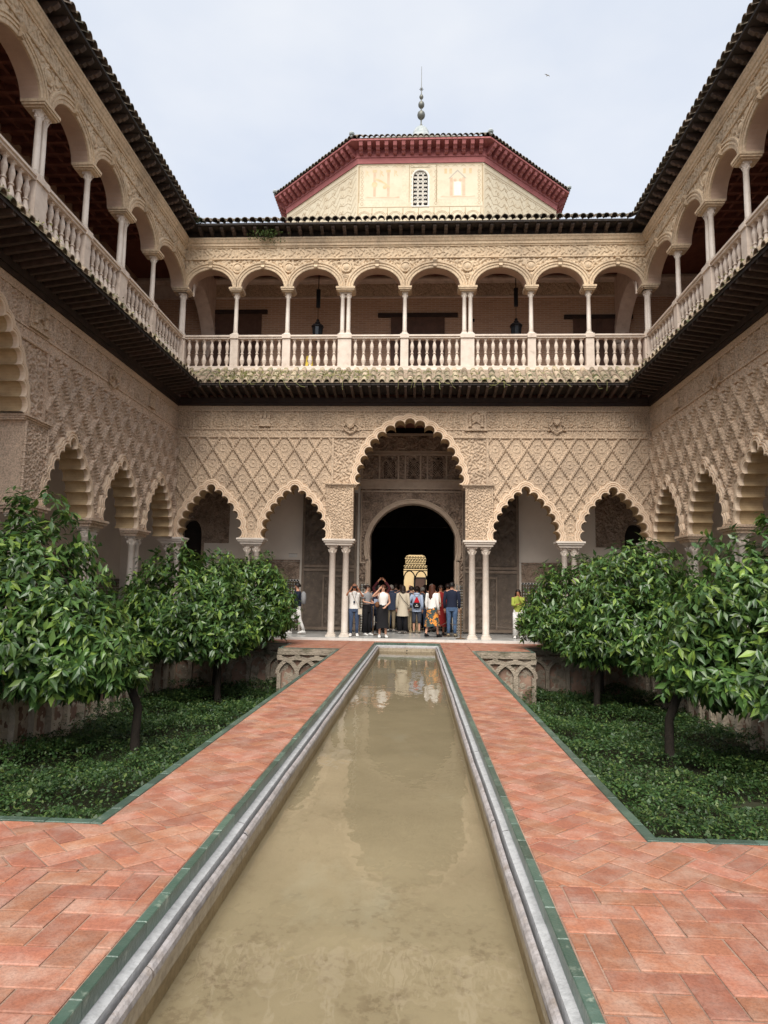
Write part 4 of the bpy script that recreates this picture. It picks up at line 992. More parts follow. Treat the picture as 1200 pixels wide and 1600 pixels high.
# upper gallery rear wall
q = MB(); q.box(-11.2, 11.2, YR-.1, YR+.3, 9.15, 13.0); q.build('gallery_wall', M['brickwall'], FW)
relief('gallery_frieze', -8.0, 8.0, 13.06, 13.56, .03, lambda u, v: np.maximum(arab(u, v, 20, .014), np.where(np.abs(((u/1.1+.5*(v-13.3)) % 1-.5)*1.1) < .05, .02, -1)), M['stucco'], FW, YR-.14)
q = MB(); moulding(q, -11.2, 11.2, [(-.0, 12.96), (.05, 12.97), (.05, 13.02), (.03, 13.05), (-.3, 13.06)], YR-.12); moulding(q, -11.2, 11.2, [(0, 13.56), (.05, 13.57), (.07, 13.64), (.12, 13.70), (.12, 13.76), (0, 13.76)], YR-.12); q.box(-11.2, 11.2, YR-.119, YR+.3, 13.0, 13.9)
q.build('moulding', M['rail'], FW)
for x, wd, lw, zt in ((-6.88, .9, 1.18, 12.35), (.22, .97, 1.55, 12.18), (7.15, .9, 1.3, 12.08)):
    d = MB(); d.box(x-wd, x+wd, YR-.16, YR-.102, 9.15, zt); dd = d.build('door', M['doorred'], FW)
    f = MB(); f.box(x-lw, x+lw, YR-.20, YR-.102, zt+.001, zt+.16); f.build('lintel', M['beam'], dd)
    f = MB(); 
    for s in (-1, 1):
        f.box(x+s*wd-.07, x+s*wd+.07, YR-.19, YR-.161, 9.15, zt)
        for z0 in (9.3, 10.3, 11.3): f.box(x+s*wd*.48-.28, x+s*wd*.48+.28, YR-.185, YR-.161, z0, min(z0+.8, zt-.12))
    f.box(x-.04, x+.04, YR-.19, YR-.161, 9.15, zt); f.build('panel', M['doorred'], dd)
q = MB(); q.box(2.28, 2.42, YR-.13, YR-.101, 12.0, 12.12); q.build('vent', M['iron'], FW)
for x, lb in ((-3.53, 'black octagonal lantern hanging left in the upper gallery'), (3.86, 'black octagonal lantern hanging right in the upper gallery')):
    t = thing('lantern', lb, 'lantern', (x, YF+1.9, 0), 0, 'hanging lanterns of the upper gallery')
    z0 = 10.9
    q = MB(); q.lathe([(.16, z0), (.19, z0+.45)], 0, 0, 8, False); q.build('glass', M['glass'], t)
    q = MB(); q.lathe([(.20, z0+.45), (.24, z0+.47), (.24, z0+.50), (.16, z0+.58), (.09, z0+.62), (.10, z0+.66), (.05, z0+.70), (.06, z0+.75), (.02, z0+.80)], 0, 0, 8)
    q.lathe([(.04, z0-.12), (.10, z0-.06), (.17, z0-.02), (.17, z0+.01)], 0, 0, 8)
    for k in range(8): a = 2*PI*(k+.5)/8; q.tube([(.165*math.cos(a), .165*math.sin(a), z0), (.195*math.cos(a), .195*math.sin(a), z0+.46)], .012, 4)
    q.build('cap', M['iron'], t)
    q = MB(); q.tube([(0, 0, z0+.8), (0, 0, 12.15)], .010, 5); q.build('chain', M['iron'], t)
    q = MB(); q.box(-.07, .07, -.05, .05, 12.15, 12.85); q.tube([(0, 0, 12.8), (0, 0, 13.9)], .02, 5); q.build('hanger', M['iron'], t)
# transverse arches at the corners of the upper gallery
for s in (-1, 1):
    q = MB(); n_ = 16; y0, y1 = .35, YR-.12; c = (y0+y1)/2; hw = (y1-y0)/2-.02
    zl = lambda k: 11.9-.95*(1-math.cos(PI*k/n_))/2
    ar = [(c-hw*math.cos(PI*k/n_), zl(k)+1.1*math.sin(PI*k/n_)) for k in range(n_+1)]
    top = [(c-hw*math.cos(PI*k/n_)*1.0, 13.7) for k in range(n_+1)]
    for o, x in ((0, s*8.0-.22), (0, s*8.0+.22)): q.loft([[(x, y, z) for y, z in ar], [(x, y, z) for y, z in top]])
    q.loft([[(s*8.0-.22, y, z) for y, z in ar], [(s*8.0+.22, y, z) for y, z in ar]]); q.build('transverse_arch', M['rail'], FW)
    q = MB()
    for oo, dx in ((0.0, .235), (.22, .235), (.22, .22)): pass
    def off(o): return [(c-(hw+o)*math.cos(PI*k/n_), zl(k)+(1.1+o)*math.sin(PI*k/n_)) for k in range(n_+1)]
    for sd_ in (-1, 1): q.loft([[(s*8.0+sd_*x, min(max(y, y0-.05), y1+.05), z) for y, z in off(o)] for o, x in ((0, .222), (0, .26), (.20, .26), (.22, .24), (.32, .24), (.33, .222))])
    q.lathe([(.03, 10.55), (.10, 10.7), (.12, 10.8), (.20, 10.9), (.22, 11.02)], s*8.0, y1-.1, 8); q.build('arch_moulding', M['rail'], FW)
# side galleries
for wg, s, nm in ((sidewings[0], -1, 'L'), (sidewings[1], 1, 'R')):
    a, b_ = sorted((-s*3.1 if False else s*-3.1, s*19.2))
    q = MB(); q.box(a, b_, YR, YR+.3, 0, 7.9); q.build('rear_wall', M['plaster'], wg)
    q = MB(); q.box(a, b_, YR-.02, YR-.001, ZF, 1.9); q.build('tile_dado', M['azul'], wg)
    relief('stucco_band', *sorted((0, s*19)), 2.0, 2.6, .05, lambda u, v: arab(u, v, 16, .02), M['stucco2'], wg, YR-.03)
    q = MB(); q.box(a, b_, YR-.1, YR+.3, 9.15, 13.9); q.build('gallery_wall', M['brickwall'] if s < 0 else M['plaster'], wg)
    q = MB(); q.box(a, b_, .3, YR+.2, 8.9, 9.14); q.box(a, b_, .3, YR+.2, 7.951, 8.2); q.box(a, b_, .30, YR+.3, 13.885, 14.02); q.build('slab', M['ceil'], wg)
    q = MB(); moulding(q, a, b_, [(-.0, 12.90), (.05, 12.91), (.05, 13.0), (.10, 13.1), (.10, 13.2), (0, 13.2)], YR-.12); q.build('moulding', M['rail'] if s > 0 else M['beam'], wg)
    bm1 = MB(); bm1.box(-.05, .05, .32, YR-.1, 13.70, 13.884); me1 = bm1.mesh('ceiling_beam', M['ceil'])
    k = s*.3
    while abs(k) < 19: link('ceiling_beam', me1, wg, loc=(k, 0, 0)); k += s*.48
    for y in (.7, 1.15, 1.6, 2.05, 2.5): boxpart('ceiling_beam', M['ceil'], wg, *sorted((0, s*19.2)), y-.04, y+.04, 13.74, 13.88)
# end roof over the corners
q = MB(); q.add([(-14, 22.7, 14.05), (14, 22.7, 14.05), (14, 27, 14.05), (-14, 27, 14.05)], [(0, 1, 2, 3)]); q.build('roof_deck', M['tiledark'], FW).location = (0, -YF, 0)
# carved shields on the lower friezes
def shield(wg, u, z, kind, w_=.30, h_=.5, m=None):
    q = MB(); m = m or M['stucco']
    if kind == 'shield':
        q.prism([(u-w_/2, z+h_*.35), (u+w_/2, z+h_*.35), (u+w_/2, z-h_*.1), (u+w_*.3, z-h_*.35), (u, z-h_*.48), (u-w_*.3, z-h_*.35), (u-w_/2, z-h_*.1)], -.10, .0)
        q.loft([[(u+a*w_*.42, y, z+b_*h_*.36-.02) for a, b_ in ((-1, .8), (1, .8), (1, -.2), (0, -1.1), (-1, -.2), (-1, .8))] for y in (-.10, -.13)])
        for k in range(5): q.tube([(u-.14+.07*k, -.05, z+h_*.36), (u-.15+.075*k, -.10, z+h_*.52)], [.025, .012], 5)       # crown
        for sx in (-1, 1): q.tube([(u+sx*.16, -.05, z-.1), (u+sx*.26, -.08, z-.2), (u+sx*.18, -.08, z-.30), (u+sx*.30, -.06, z-.33)], .028, 5)
        q.tube([(u-.22, -.05, z-.30), (u, -.08, z-.42), (u+.22, -.05, z-.30)], .03, 5)
    elif kind == 'castle':
        q.box(u-.17, u+.17, -.07, .0, z-.18, z+.05)
        for k in (-.14, 0, .14): q.box(u+k-.045, u+k+.045, -.09, .0, z+.051, z+.17)
        q.box(u-.20, u+.20, -.09, .0, z-.23, z-.181)
    elif kind == 'pillars':
        q.box(u-.34, u+.34, -.05, .0, z-.31, z+.31)
        for sx in (-1, 1):
            q.lathe([(.07, z-.24), (.05, z-.18), (.045, z+.10), (.07, z+.17)], u+sx*.20, -.07, 8); q.tube([(u+sx*.28, -.08, z-.05), (u+sx*.12, -.13, z+.0), (u+sx*.28, -.08, z+.06)], .02, 5)
        q.tube([(u-.12, -.07, z+.22), (u, -.09, z+.30), (u+.12, -.07, z+.22)], .03, 5); q.tube([(u-.15, -.06, z-.15), (u, -.10, z-.05), (u+.15, -.06, z-.15)], .03, 5)
        q.box(u-.38, u+.38, -.09, .0, z-.37, z-.311)
    q.build('carved_shield', m, wg)
shield(FW, -2.02, 7.28, 'shield', .34, .56); shield(FW, -4.95, 7.32, 'castle'); shield(FW, 2.22, 7.33, 'pillars'); shield(FW, 4.9, 7.30, 'shield', .24, .36)
for wg, s, m in ((sidewings[0], -1, M['stucco']), (sidewings[1], 1, M['stuccoR'])):
    shield(wg, s*8.75, 7.40, 'pillars', m=m); shield(wg, s*5.1, 7.32, 'shield', .24, .4, m); shield(wg, s*2.4, 7.32, 'castle', m=m)
# rows of weeds on the lower tiles
def tufts(name, pts, n, hgt, m, label, cat, spread=.10):
    vs = []; mb = MB()
    for p in pts:
        for k in range(n):
            x, y, z = p[0]+random.gauss(0, spread), p[1]+random.gauss(0, spread*.6), p[2]+random.gauss(0, .015)
            a = random.uniform(0, 2*PI); h = hgt*random.uniform(.4, 1.3); wd = random.uniform(.008, .018); lx, ly = random.gauss(0, .5)*h, random.gauss(-.25, .5)*h
            mb.add([(x-wd*math.cos(a), y-wd*math.sin(a), z), (x+wd*math.cos(a), y+wd*math.sin(a), z), (x+lx*.6+wd*.7*math.cos(a), y+ly*.6, z+h*.7), (x+lx*1.2, y+ly*1.3, z+h*random.uniform(.4, 1))], [(0, 1, 2, 3)])
    return mb.build(name, m, None, kind='stuff', label=label, category=cat)
pts = []
for i in range(420):
    x = random.uniform(-6.6, 6.6); dens = .8 if x < -1 else .18
    if random.random() > dens: continue
    p = random.uniform(.35, 1.03); pts.append((x, YF-p, 8.36+(1.05-p)*.80+.02))
tufts('moss', pts, 9, .07, M['weed'], 'yellow green moss on the eave tiles below the far balustrade', 'weeds')
pts = []
for s in (-1, 1):
    for i in range(70): p = random.uniform(.8, 1.03); pts.append((s*(W-p), random.uniform(9, 21.5), 8.36+(1.05-p)*.80+.02))
tufts('moss', pts, 7, .06, M['weed'], 'mossy growth along the eave tiles of the two side wings', 'weeds')
mb = MB()
for i in range(34):
    x = random.uniform(-6.5, 6.5); y, z = YF-1.06, 8.36; L_ = random.uniform(.08, .34)
    if random.random() < .2: L_ *= 1.5
    dx = random.gauss(0, .12); mb.tube([(x, y, z), (x+dx*.3, y-.05, z-L_*.3), (x+dx*.8, y-.03, z-L_*.7), (x+dx*1.5, y-.04, z-L_*random.uniform(.6, 1))], .006, 3, False)
mb.build('dry_stems', M['weed'], None, kind='stuff', label='thin dry stems hanging over the edge of the lower eave', category='weeds')
t = thing('eave_bush', 'small leafy bush rooted under the upper eave near the left corner', 'bush', (-5.05, YF-.15, 13.85))
mb = MB(); r = random.Random(5)
for i in range(420):
    p = Vector((r.gauss(.0, .28), r.gauss(-.18, .12), r.gauss(.02, .15))); a = Euler((r.uniform(-1.2, 1.2), r.uniform(-1.2, 1.2), r.uniform(0, 6.28))).to_matrix(); sz = r.uniform(.02, .045)
    mb.add([tuple(p+a @ Vector(v)*sz) for v in ((-1, 0, 0), (0, .5, .1), (1, 0, 0), (0, -.5, .1))], [(0, 1, 2, 3)])
mb.build('foliage', M['green_weed'], t, kind='stuff')
mb = MB()
for k in range(7): mb.tube([(0, .1, -.05), (r.gauss(0, .15), -.1, 0), (r.gauss(0, .3), -.2, r.gauss(0, .12))], [.012, .008, .004], 4)
mb.build('stem', M['trunk'], t)
pts = [(-7.55+random.gauss(0, .12), YF-.5+random.gauss(0, .1), 14.28) for k in range(16)]; tufts('grass_tuft', pts, 10, .14, M['green_weed'], 'tuft of grass on the roof tiles in the upper left corner', 'weeds', .05)
# wet floor sign
t = thing('caution_sign', 'small yellow folding caution sign behind the upper balustrade', 'sign', (-3.56, YF+.42, 9.15))
for nm_, sg in (('front_board', -1), ('back_board', 1)):
    q = MB(); q.add([(-.14, sg*.13, 0), (.14, sg*.13, 0), (.10, sg*.02, .58), (-.10, sg*.02, .58), (-.14, sg*.13+.015, 0), (.14, sg*.13+.015, 0), (.10, sg*.02+.015, .58), (-.10, sg*.02+.015, .58)], [(0, 1, 2, 3), (7, 6, 5, 4), (0, 3, 7, 4), (1, 5, 6, 2), (3, 2, 6, 7), (0, 4, 5, 1)]); q.build(nm_, M['yellow'], t)
q = MB(); q.add([(-.06, -.115, .15), (.06, -.115, .15), (0, -.088, .28)], [(0, 1, 2)]); q.add([(-.07, -.082, .36), (.07, -.082, .36), (.065, -.07, .42), (-.065, -.07, .42)], [(0, 1, 2, 3)]); q.build('print', M['iron'], t)

# ------------------------------------------------------------------ octagonal tower
TC = Vector((.27, 37.1)); AP = 7.1
tw = thing('octagonal_tower', 'cream octagonal tower with painted walls, red bracketed cornice and tall ball finial', 'tower', (TC.x, TC.y, 0))
def octp(ap, z): R = ap/math.cos(PI/8); return [(R*math.sin(PI/8+k*PI/4)*-1, -R*math.cos(PI/8+k*PI/4), z) for k in range(8)]
def face(k):                     # frame of face k: centre direction; local u along the face, outward n
    a = k*PI/4; n = Vector((-math.sin(a), -math.cos(a), 0)); u = Vector((math.cos(a), -math.sin(a), 0)); return u, n
FWD = AP*math.tan(PI/8)
for k in range(8):
    u, n = face(k); mt = Matrix((( u.x, -n.x, 0, n.x*AP), (u.y, -n.y, 0, n.y*AP), (0, 0, 1, 0), (0, 0, 0, 1)))
    q = MB()
    if k == 0:
        for b_ in ((-FWD, -.44, 12, 21.5), (.44, FWD, 12, 21.5), (-.44, .44, 12, 19.30), (-.44, .44, 21.30, 21.5)): q.box(b_[0], b_[1], 0, .3, b_[2], b_[3])
    else: q.box(-FWD, FWD, 0, .3, 12, 21.5)
    wl = q.build('wall', M['tower'], tw, mtx=mt)
    if k not in (0, 1, 7): continue
    # strapwork lines
    q = MB(); r = random.Random(k)
    def strip(pts, wd=.03, y=-.006):
        for (x0, z0), (x1, z1) in zip(pts[:-1], pts[1:]):
            d = Vector((x1-x0, z1-z0)); 
            if d.length < 1e-5: continue
            d.normalize(); nx, nz = -d.y*wd/2, d.x*wd/2
            q.add([(x0-nx, y, z0-nz), (x1-nx, y, z1-nz), (x1+nx, y, z1+nz), (x0+nx, y, z0+nz)], [(0, 1, 2, 3)])
    if k == 0:
        for x in (-2.86, -.52, 1.0-.27+.02, 2.86): strip([(x, 19.55), (x, 21.42)])
        strip([(-2.86, 21.42), (2.86, 21.42)]); strip([(-2.86, 19.32), (2.86, 19.32)]); strip([(-2.86, 18.4), (2.86, 18.4)]); strip([(-2.9, 17.9), (-2.9, 21.45)]); strip([(2.9, 17.9), (2.9, 21.45)])
        x = -2.6
        while x < 2.6:
            for rr_ in (.26, .20): strip([(x+rr_*math.cos(a)*1.15, 18.86+rr_*math.sin(a)) for a in np.linspace(0, 2*PI, 13)], .02)
            strip([(x+.36, 18.45), (x+.36, 19.28)], .03); strip([(x+.30, 18.7), (x+.42, 18.86), (x+.30, 19.05)], .02)
            strip([(x-.1, 18.80), (x, 18.92), (x+.1, 18.80)], .02); x += .72
        for i in range(-7, 8): strip([(i*.4-.12, 21.30), (i*.4, 21.38), (i*.4+.12, 21.30)], .015)
        for zz in np.arange(19.5, 21.2, .22):
            for x in (-2.72, -.36, .72, 2.72): strip([(x-.07, zz), (x, zz+.09), (x+.07, zz), (x, zz-.09), (x-.07, zz)], .014)
    else:
        for z in (21.42, 21.2): strip([(-FWD+.05, z), (FWD-.05, z)])
        for i in range(10):
            z0 = 17.6+i*.42
            pts_ = []; x = -FWD+.08
            j = 0
            while x < FWD-.08: pts_.append((x, min(z0+(.20 if j % 2 else 0)+.12*math.sin(j*1.7), 21.1))); x += .30; j += 1
            strip(pts_, .02)
            for j in range(9):
                x = -FWD+.35+j*.62; z = z0+.22
                if z > 21.1: continue
                strip([(x-.16, z), (x-.05, z+.13), (x+.08, z-.08), (x+.18, z+.06)], .02); 
                if r.random() < .5: strip([(x, z-.06), (x+.12, z+.10)], .03)
    q.build('strapwork', M['line'], tw, mtx=mt)
    if k == 0:
        # two faded wall paintings
        for s, cx in ((-1, -1.78), (1, 1.72)):
            def flat(polys, m, name, y=-.004):
                f = MB()
                for p in polys: f.add([(cx+a, y, b_) for a, b_ in p], [tuple(range(len(p)))])
                f.build(name, m, wl)
            flat([[(-.93, 19.69), (.93, 19.69), (.93, 21.30), (-.93, 21.30)]], mat('painting_ground%d' % (s+1), (.72, .63, .48), (.68, .56, .41), 1.2, .85, c3=(.64, .50, .36), s3=1.5), 'painting', -.003)
            R4 = lambda x0, x1, z0, z1: [(x0, z0), (x1, z0), (x1, z1), (x0, z1)]
            if s < 0:
                flat([R4(-.42, -.30, 19.85, 21.1), R4(.22, .34, 19.85, 21.1)], M['rust'], 'painted_column', -.006)
                arc = [(-.36+.72*t_, 20.72-.42*t_**1.6) for t_ in np.linspace(0, 1, 9)]
                flat([[(a, b_+.05) for a, b_ in arc]+[(a, b_-.05) for a, b_ in arc[::-1]], R4(-.46, -.26, 21.05, 21.18), R4(.18, .38, 21.05, 21.18)], M['ochre'], 'painted_arch', -.008)
                for x, z, rad_ in ((-.36, 20.45, .14), (.12, 20.32, .10)): flat([[(x+rad_*math.cos(a), z+rad_*math.sin(a)) for a in np.linspace(0, 2*PI, 12)[:-1]]], M['ochre'], 'painted_scroll', -.0085)
                gl_ = [[(x-.07, 20.85), (x-.04, 20.85), (x-.04, 21.18), (x-.07, 21.18)] for x in (-.72, -.05, .62)]+[[(x-.02, 20.98), (x+.10, 20.85), (x+.12, 20.88), (x+.0, 21.02)] for x in (-.72, -.05, .62)]+[[(x-.02, 21.15), (x+.06, 21.10), (x+.06, 21.03), (x-.02, 21.0)] for x in (-.72, -.05, .62)]
                flat(gl_, M['ochre'], 'painted_letters', -.006)
            else:
                flat([R4(-.36, -.22, 19.85, 20.75), R4(.22, .36, 19.85, 20.75)], M['rust'], 'painted_column', -.006)
                flat([[(-.42, 20.70), (-.36, 20.70), (0, 21.06), (.36, 20.70), (.42, 20.70), (0, 21.14)]], M['greypaint'], 'painted_gable', -.008)
                flat([R4(-.16, .16, 19.86, 20.55)], M['step'], 'painted_niche', -.006)
                flat([R4(x-.06, x+.06, 20.95, 21.2) for x in (-.55, -.32, .32, .6)], M['ochre'], 'painted_figure', -.006)
                flat([[(x+.08*math.cos(a), 20.62+.08*math.sin(a)) for a in np.linspace(0, 2*PI, 10)[:-1]] for x in (-.12, .14)], M['rust'], 'painted_boss', -.0085)
            flat([[(-.8, 19.78), (-.7, 19.86), (-.4, 19.80), (0, 19.84), (.5, 19.80), (.8, 19.86), (.82, 19.76)]], M['rust'], 'painted_ground', -.0055)
        # pierced window
        f = MB(); a_, b2 = -.44, .44
        arc = lambda o: [(-.34-o, 19.38-o)]+[((.34+o)*-math.cos(t_), 20.78+(.34+o)*math.sin(t_)) for t_ in np.linspace(0, PI, 13)]+[(.34+o, 19.38-o), (-.34-o, 19.38-o)]
        f.loft([[(x, y, z) for x, z in arc(o)] for o, y in ((0, .14), (0, -.01), (.03, -.03), (.06, -.03), (.065, .02), (.10, .02))])
        wdw = f.build('window', M['lattice'], tw, mtx=mt)
        f = MB()
        f.add([(-.44, .02, 19.30), (.44, .02, 19.30), (.44, .02, 21.30), (-.44, .02, 21.30)]+[(x, .02, z) for x, z in arc(0)[:-1]], [])
        ar = arc(0)[:-1]; base = f.n-len(ar); n1 = len(ar)
        rim = []
        for x, z in ar:                                   # outer rectangle matched to each rim point
            rim.append((max(-.44, min(.44, x*1.8 if abs(x) > .2 else x*1.3)), .021, 19.30 if z < 19.6 else (21.30 if z > 20.95 else z)))
        f = MB(); f.loft([[(x, .021, z) for x, z in ar]+[(ar[0][0], .021, ar[0][1])], rim+[rim[0]]]); f.build('spandrel', M['tower'], wdw)
        f = MB(); f.box(-.44, .44, .25, .29, 19.3, 21.3); f.build('opening', M['iron'], wdw)
        f = MB()
        inside_w = lambda x, z: abs(x) < .33 and 19.4 < z and (z < 20.78 or math.hypot(x, z-20.78) < .33)
        for i in range(3):
            for j in range(9):
                cx, cz = -.23+i*.23, 19.5+j*.2
                pts_ = [(cx+.115*math.cos(a)*(1+.25*math.cos(4*a)), .05, cz+.115*math.sin(a)*(1+.25*math.cos(4*a))) for a in np.linspace(0, 2*PI, 17)]
                run = []
                for p_ in pts_:
                    if inside_w(p_[0], p_[2]): run.append(p_)
                    else:
                        if len(run) > 1: f.tube(run, .026, 4)
                        run = []
                if len(run) > 1: f.tube(run, .026, 4)
        for x in (-.115, .115):
            f.tube([(x, .05, 19.38), (x, .05, 21.0)], .018, 4)
        for z in np.arange(19.6, 20.9, .4): f.tube([(-.33, .05, z), (.33, .05, z)], .016, 4)
        f.build('lattice', M['lattice'], wdw)
# cornice
def oloft(mb, prof):
    rows = [octp(AP+o, z)+[octp(AP+o, z)[0]] for o, z in prof]; mb.loft(rows)
q = MB(); oloft(q, [(0, 21.48), (.04, 21.48), (.05, 21.74), (.09, 21.76), (.09, 22.16), (.62, 22.26), (.62, 22.34), (.58, 22.36)]); q.build('cornice', M['red'], tw)
bq = MB(); pr_ = [(0, 21.84), (.10, 21.84), (.17, 21.88), (.20, 21.94), (.30, 21.96), (.36, 22.04), (.44, 22.07), (.50, 22.24), (0, 22.18)]
bq.add([(-.085, -a, z) for a, z in pr_]+[(.085, -a, z) for a, z in pr_], [tuple(range(9)), tuple(range(17, 8, -1))]+[(k, (k+1) % 9, 9+(k+1) % 9, 9+k) for k in range(9)])
bme2 = bq.mesh('bracket', M['red'])
for k in (0, 1, 2, 6, 7):
    u, n = face(k); fl = (AP+.09)*math.tan(PI/8); nn_ = 15
    for i in range(nn_):
        x = -fl+(i+.5)*2*fl/nn_; o = AP+.09
        link('bracket', bme2, tw, mtx=Matrix(((u.x, -n.x, 0, n.x*o+u.x*x), (u.y, -n.y, 0, n.y*o+u.y*x), (0, 0, 1, 0), (0, 0, 0, 1))))
    fe = (AP+.64)*math.tan(PI/8); nt_ = 25; bt = barrel(2, .42, .58, .115, True)
    for i in range(nt_):
        x = -fe+(i+.5)*2*fe/nt_; o = AP+.68
        link('roof_tile', bt, tw, mtx=Matrix(((u.x, -n.x, 0, n.x*o+u.x*x), (u.y, -n.y, 0, n.y*o+u.y*x), (0, 0, 1, 22.34+random.uniform(-.015, .015)), (0, 0, 0, 1))))
q = MB(); q.loft([octp(AP+.60, 22.37)+[octp(AP+.6, 22.37)[0]], octp(.3, 27.75)+[octp(.3, 27.75)[0]]]); q.build('roof', M['tiledark'], tw)
for p in octp(AP+.62, 22.50):
    q = MB(); q.lathe([(.02, -.10), (.07, -.08), (.06, -.02), (.12, .03), (.135, .10), (.09, .17), (.02, .20)], 0, 0, 10)
    q.build('ceramic_knob', M['cupola'], tw).location = p
q = MB(); q.lathe([(.62, 27.45), (.60, 27.75), (.52, 27.85), (.50, 27.95), (.46, 28.12), (.36, 28.30), (.22, 28.42), (.12, 28.48), (.05, 28.52)], 0, 0, 16); cu = q.build('cupola', M['cupola'], tw, True)
q = MB(); q.lathe([(.03, 28.45), (.09, 28.55), (.04, 28.65), (.04, 28.90), (.10, 28.95), (.20, 29.06), (.235, 29.20), (.20, 29.35), (.08, 29.47), (.04, 29.50), (.04, 29.62), (.10, 29.66), (.17, 29.76), (.185, 29.87), (.15, 29.99), (.05, 30.07), (.035, 30.12), (.035, 30.20), (.09, 30.25), (.125, 30.35), (.09, 30.46), (.03, 30.50), (.025, 30.80), (.018, 31.2), (.012, 32.3)], 0, 0, 12)
for k in range(3): a = k*PI/3; q.tube([(-.13*math.cos(a), -.13*math.sin(a), 30.85), (.13*math.cos(a), .13*math.sin(a), 30.85)], .02, 4)
q.build('finial', M['lead'], tw, True)
# gull
bd = thing('gull', 'tiny grey bird gliding in the sky right of the finial', 'bird', (12.07, 60, 50.06), .5)
q = MB(); q.tube([(0, -.25, 0), (0, -.12, .01), (0, .05, 0), (0, .24, -.01)], [.02, .06, .055, .02], 8)
for s in (-1, 1): q.add([(0, -.08, .02), (s*.28, -.12, .10), (s*.62, .02, .02), (s*.28, .05, .09), (0, .08, .02)], [(0, 1, 3, 4), (1, 2, 3)])
q.build('body', M['greypaint'], bd); bd.scale = (.55,)*3

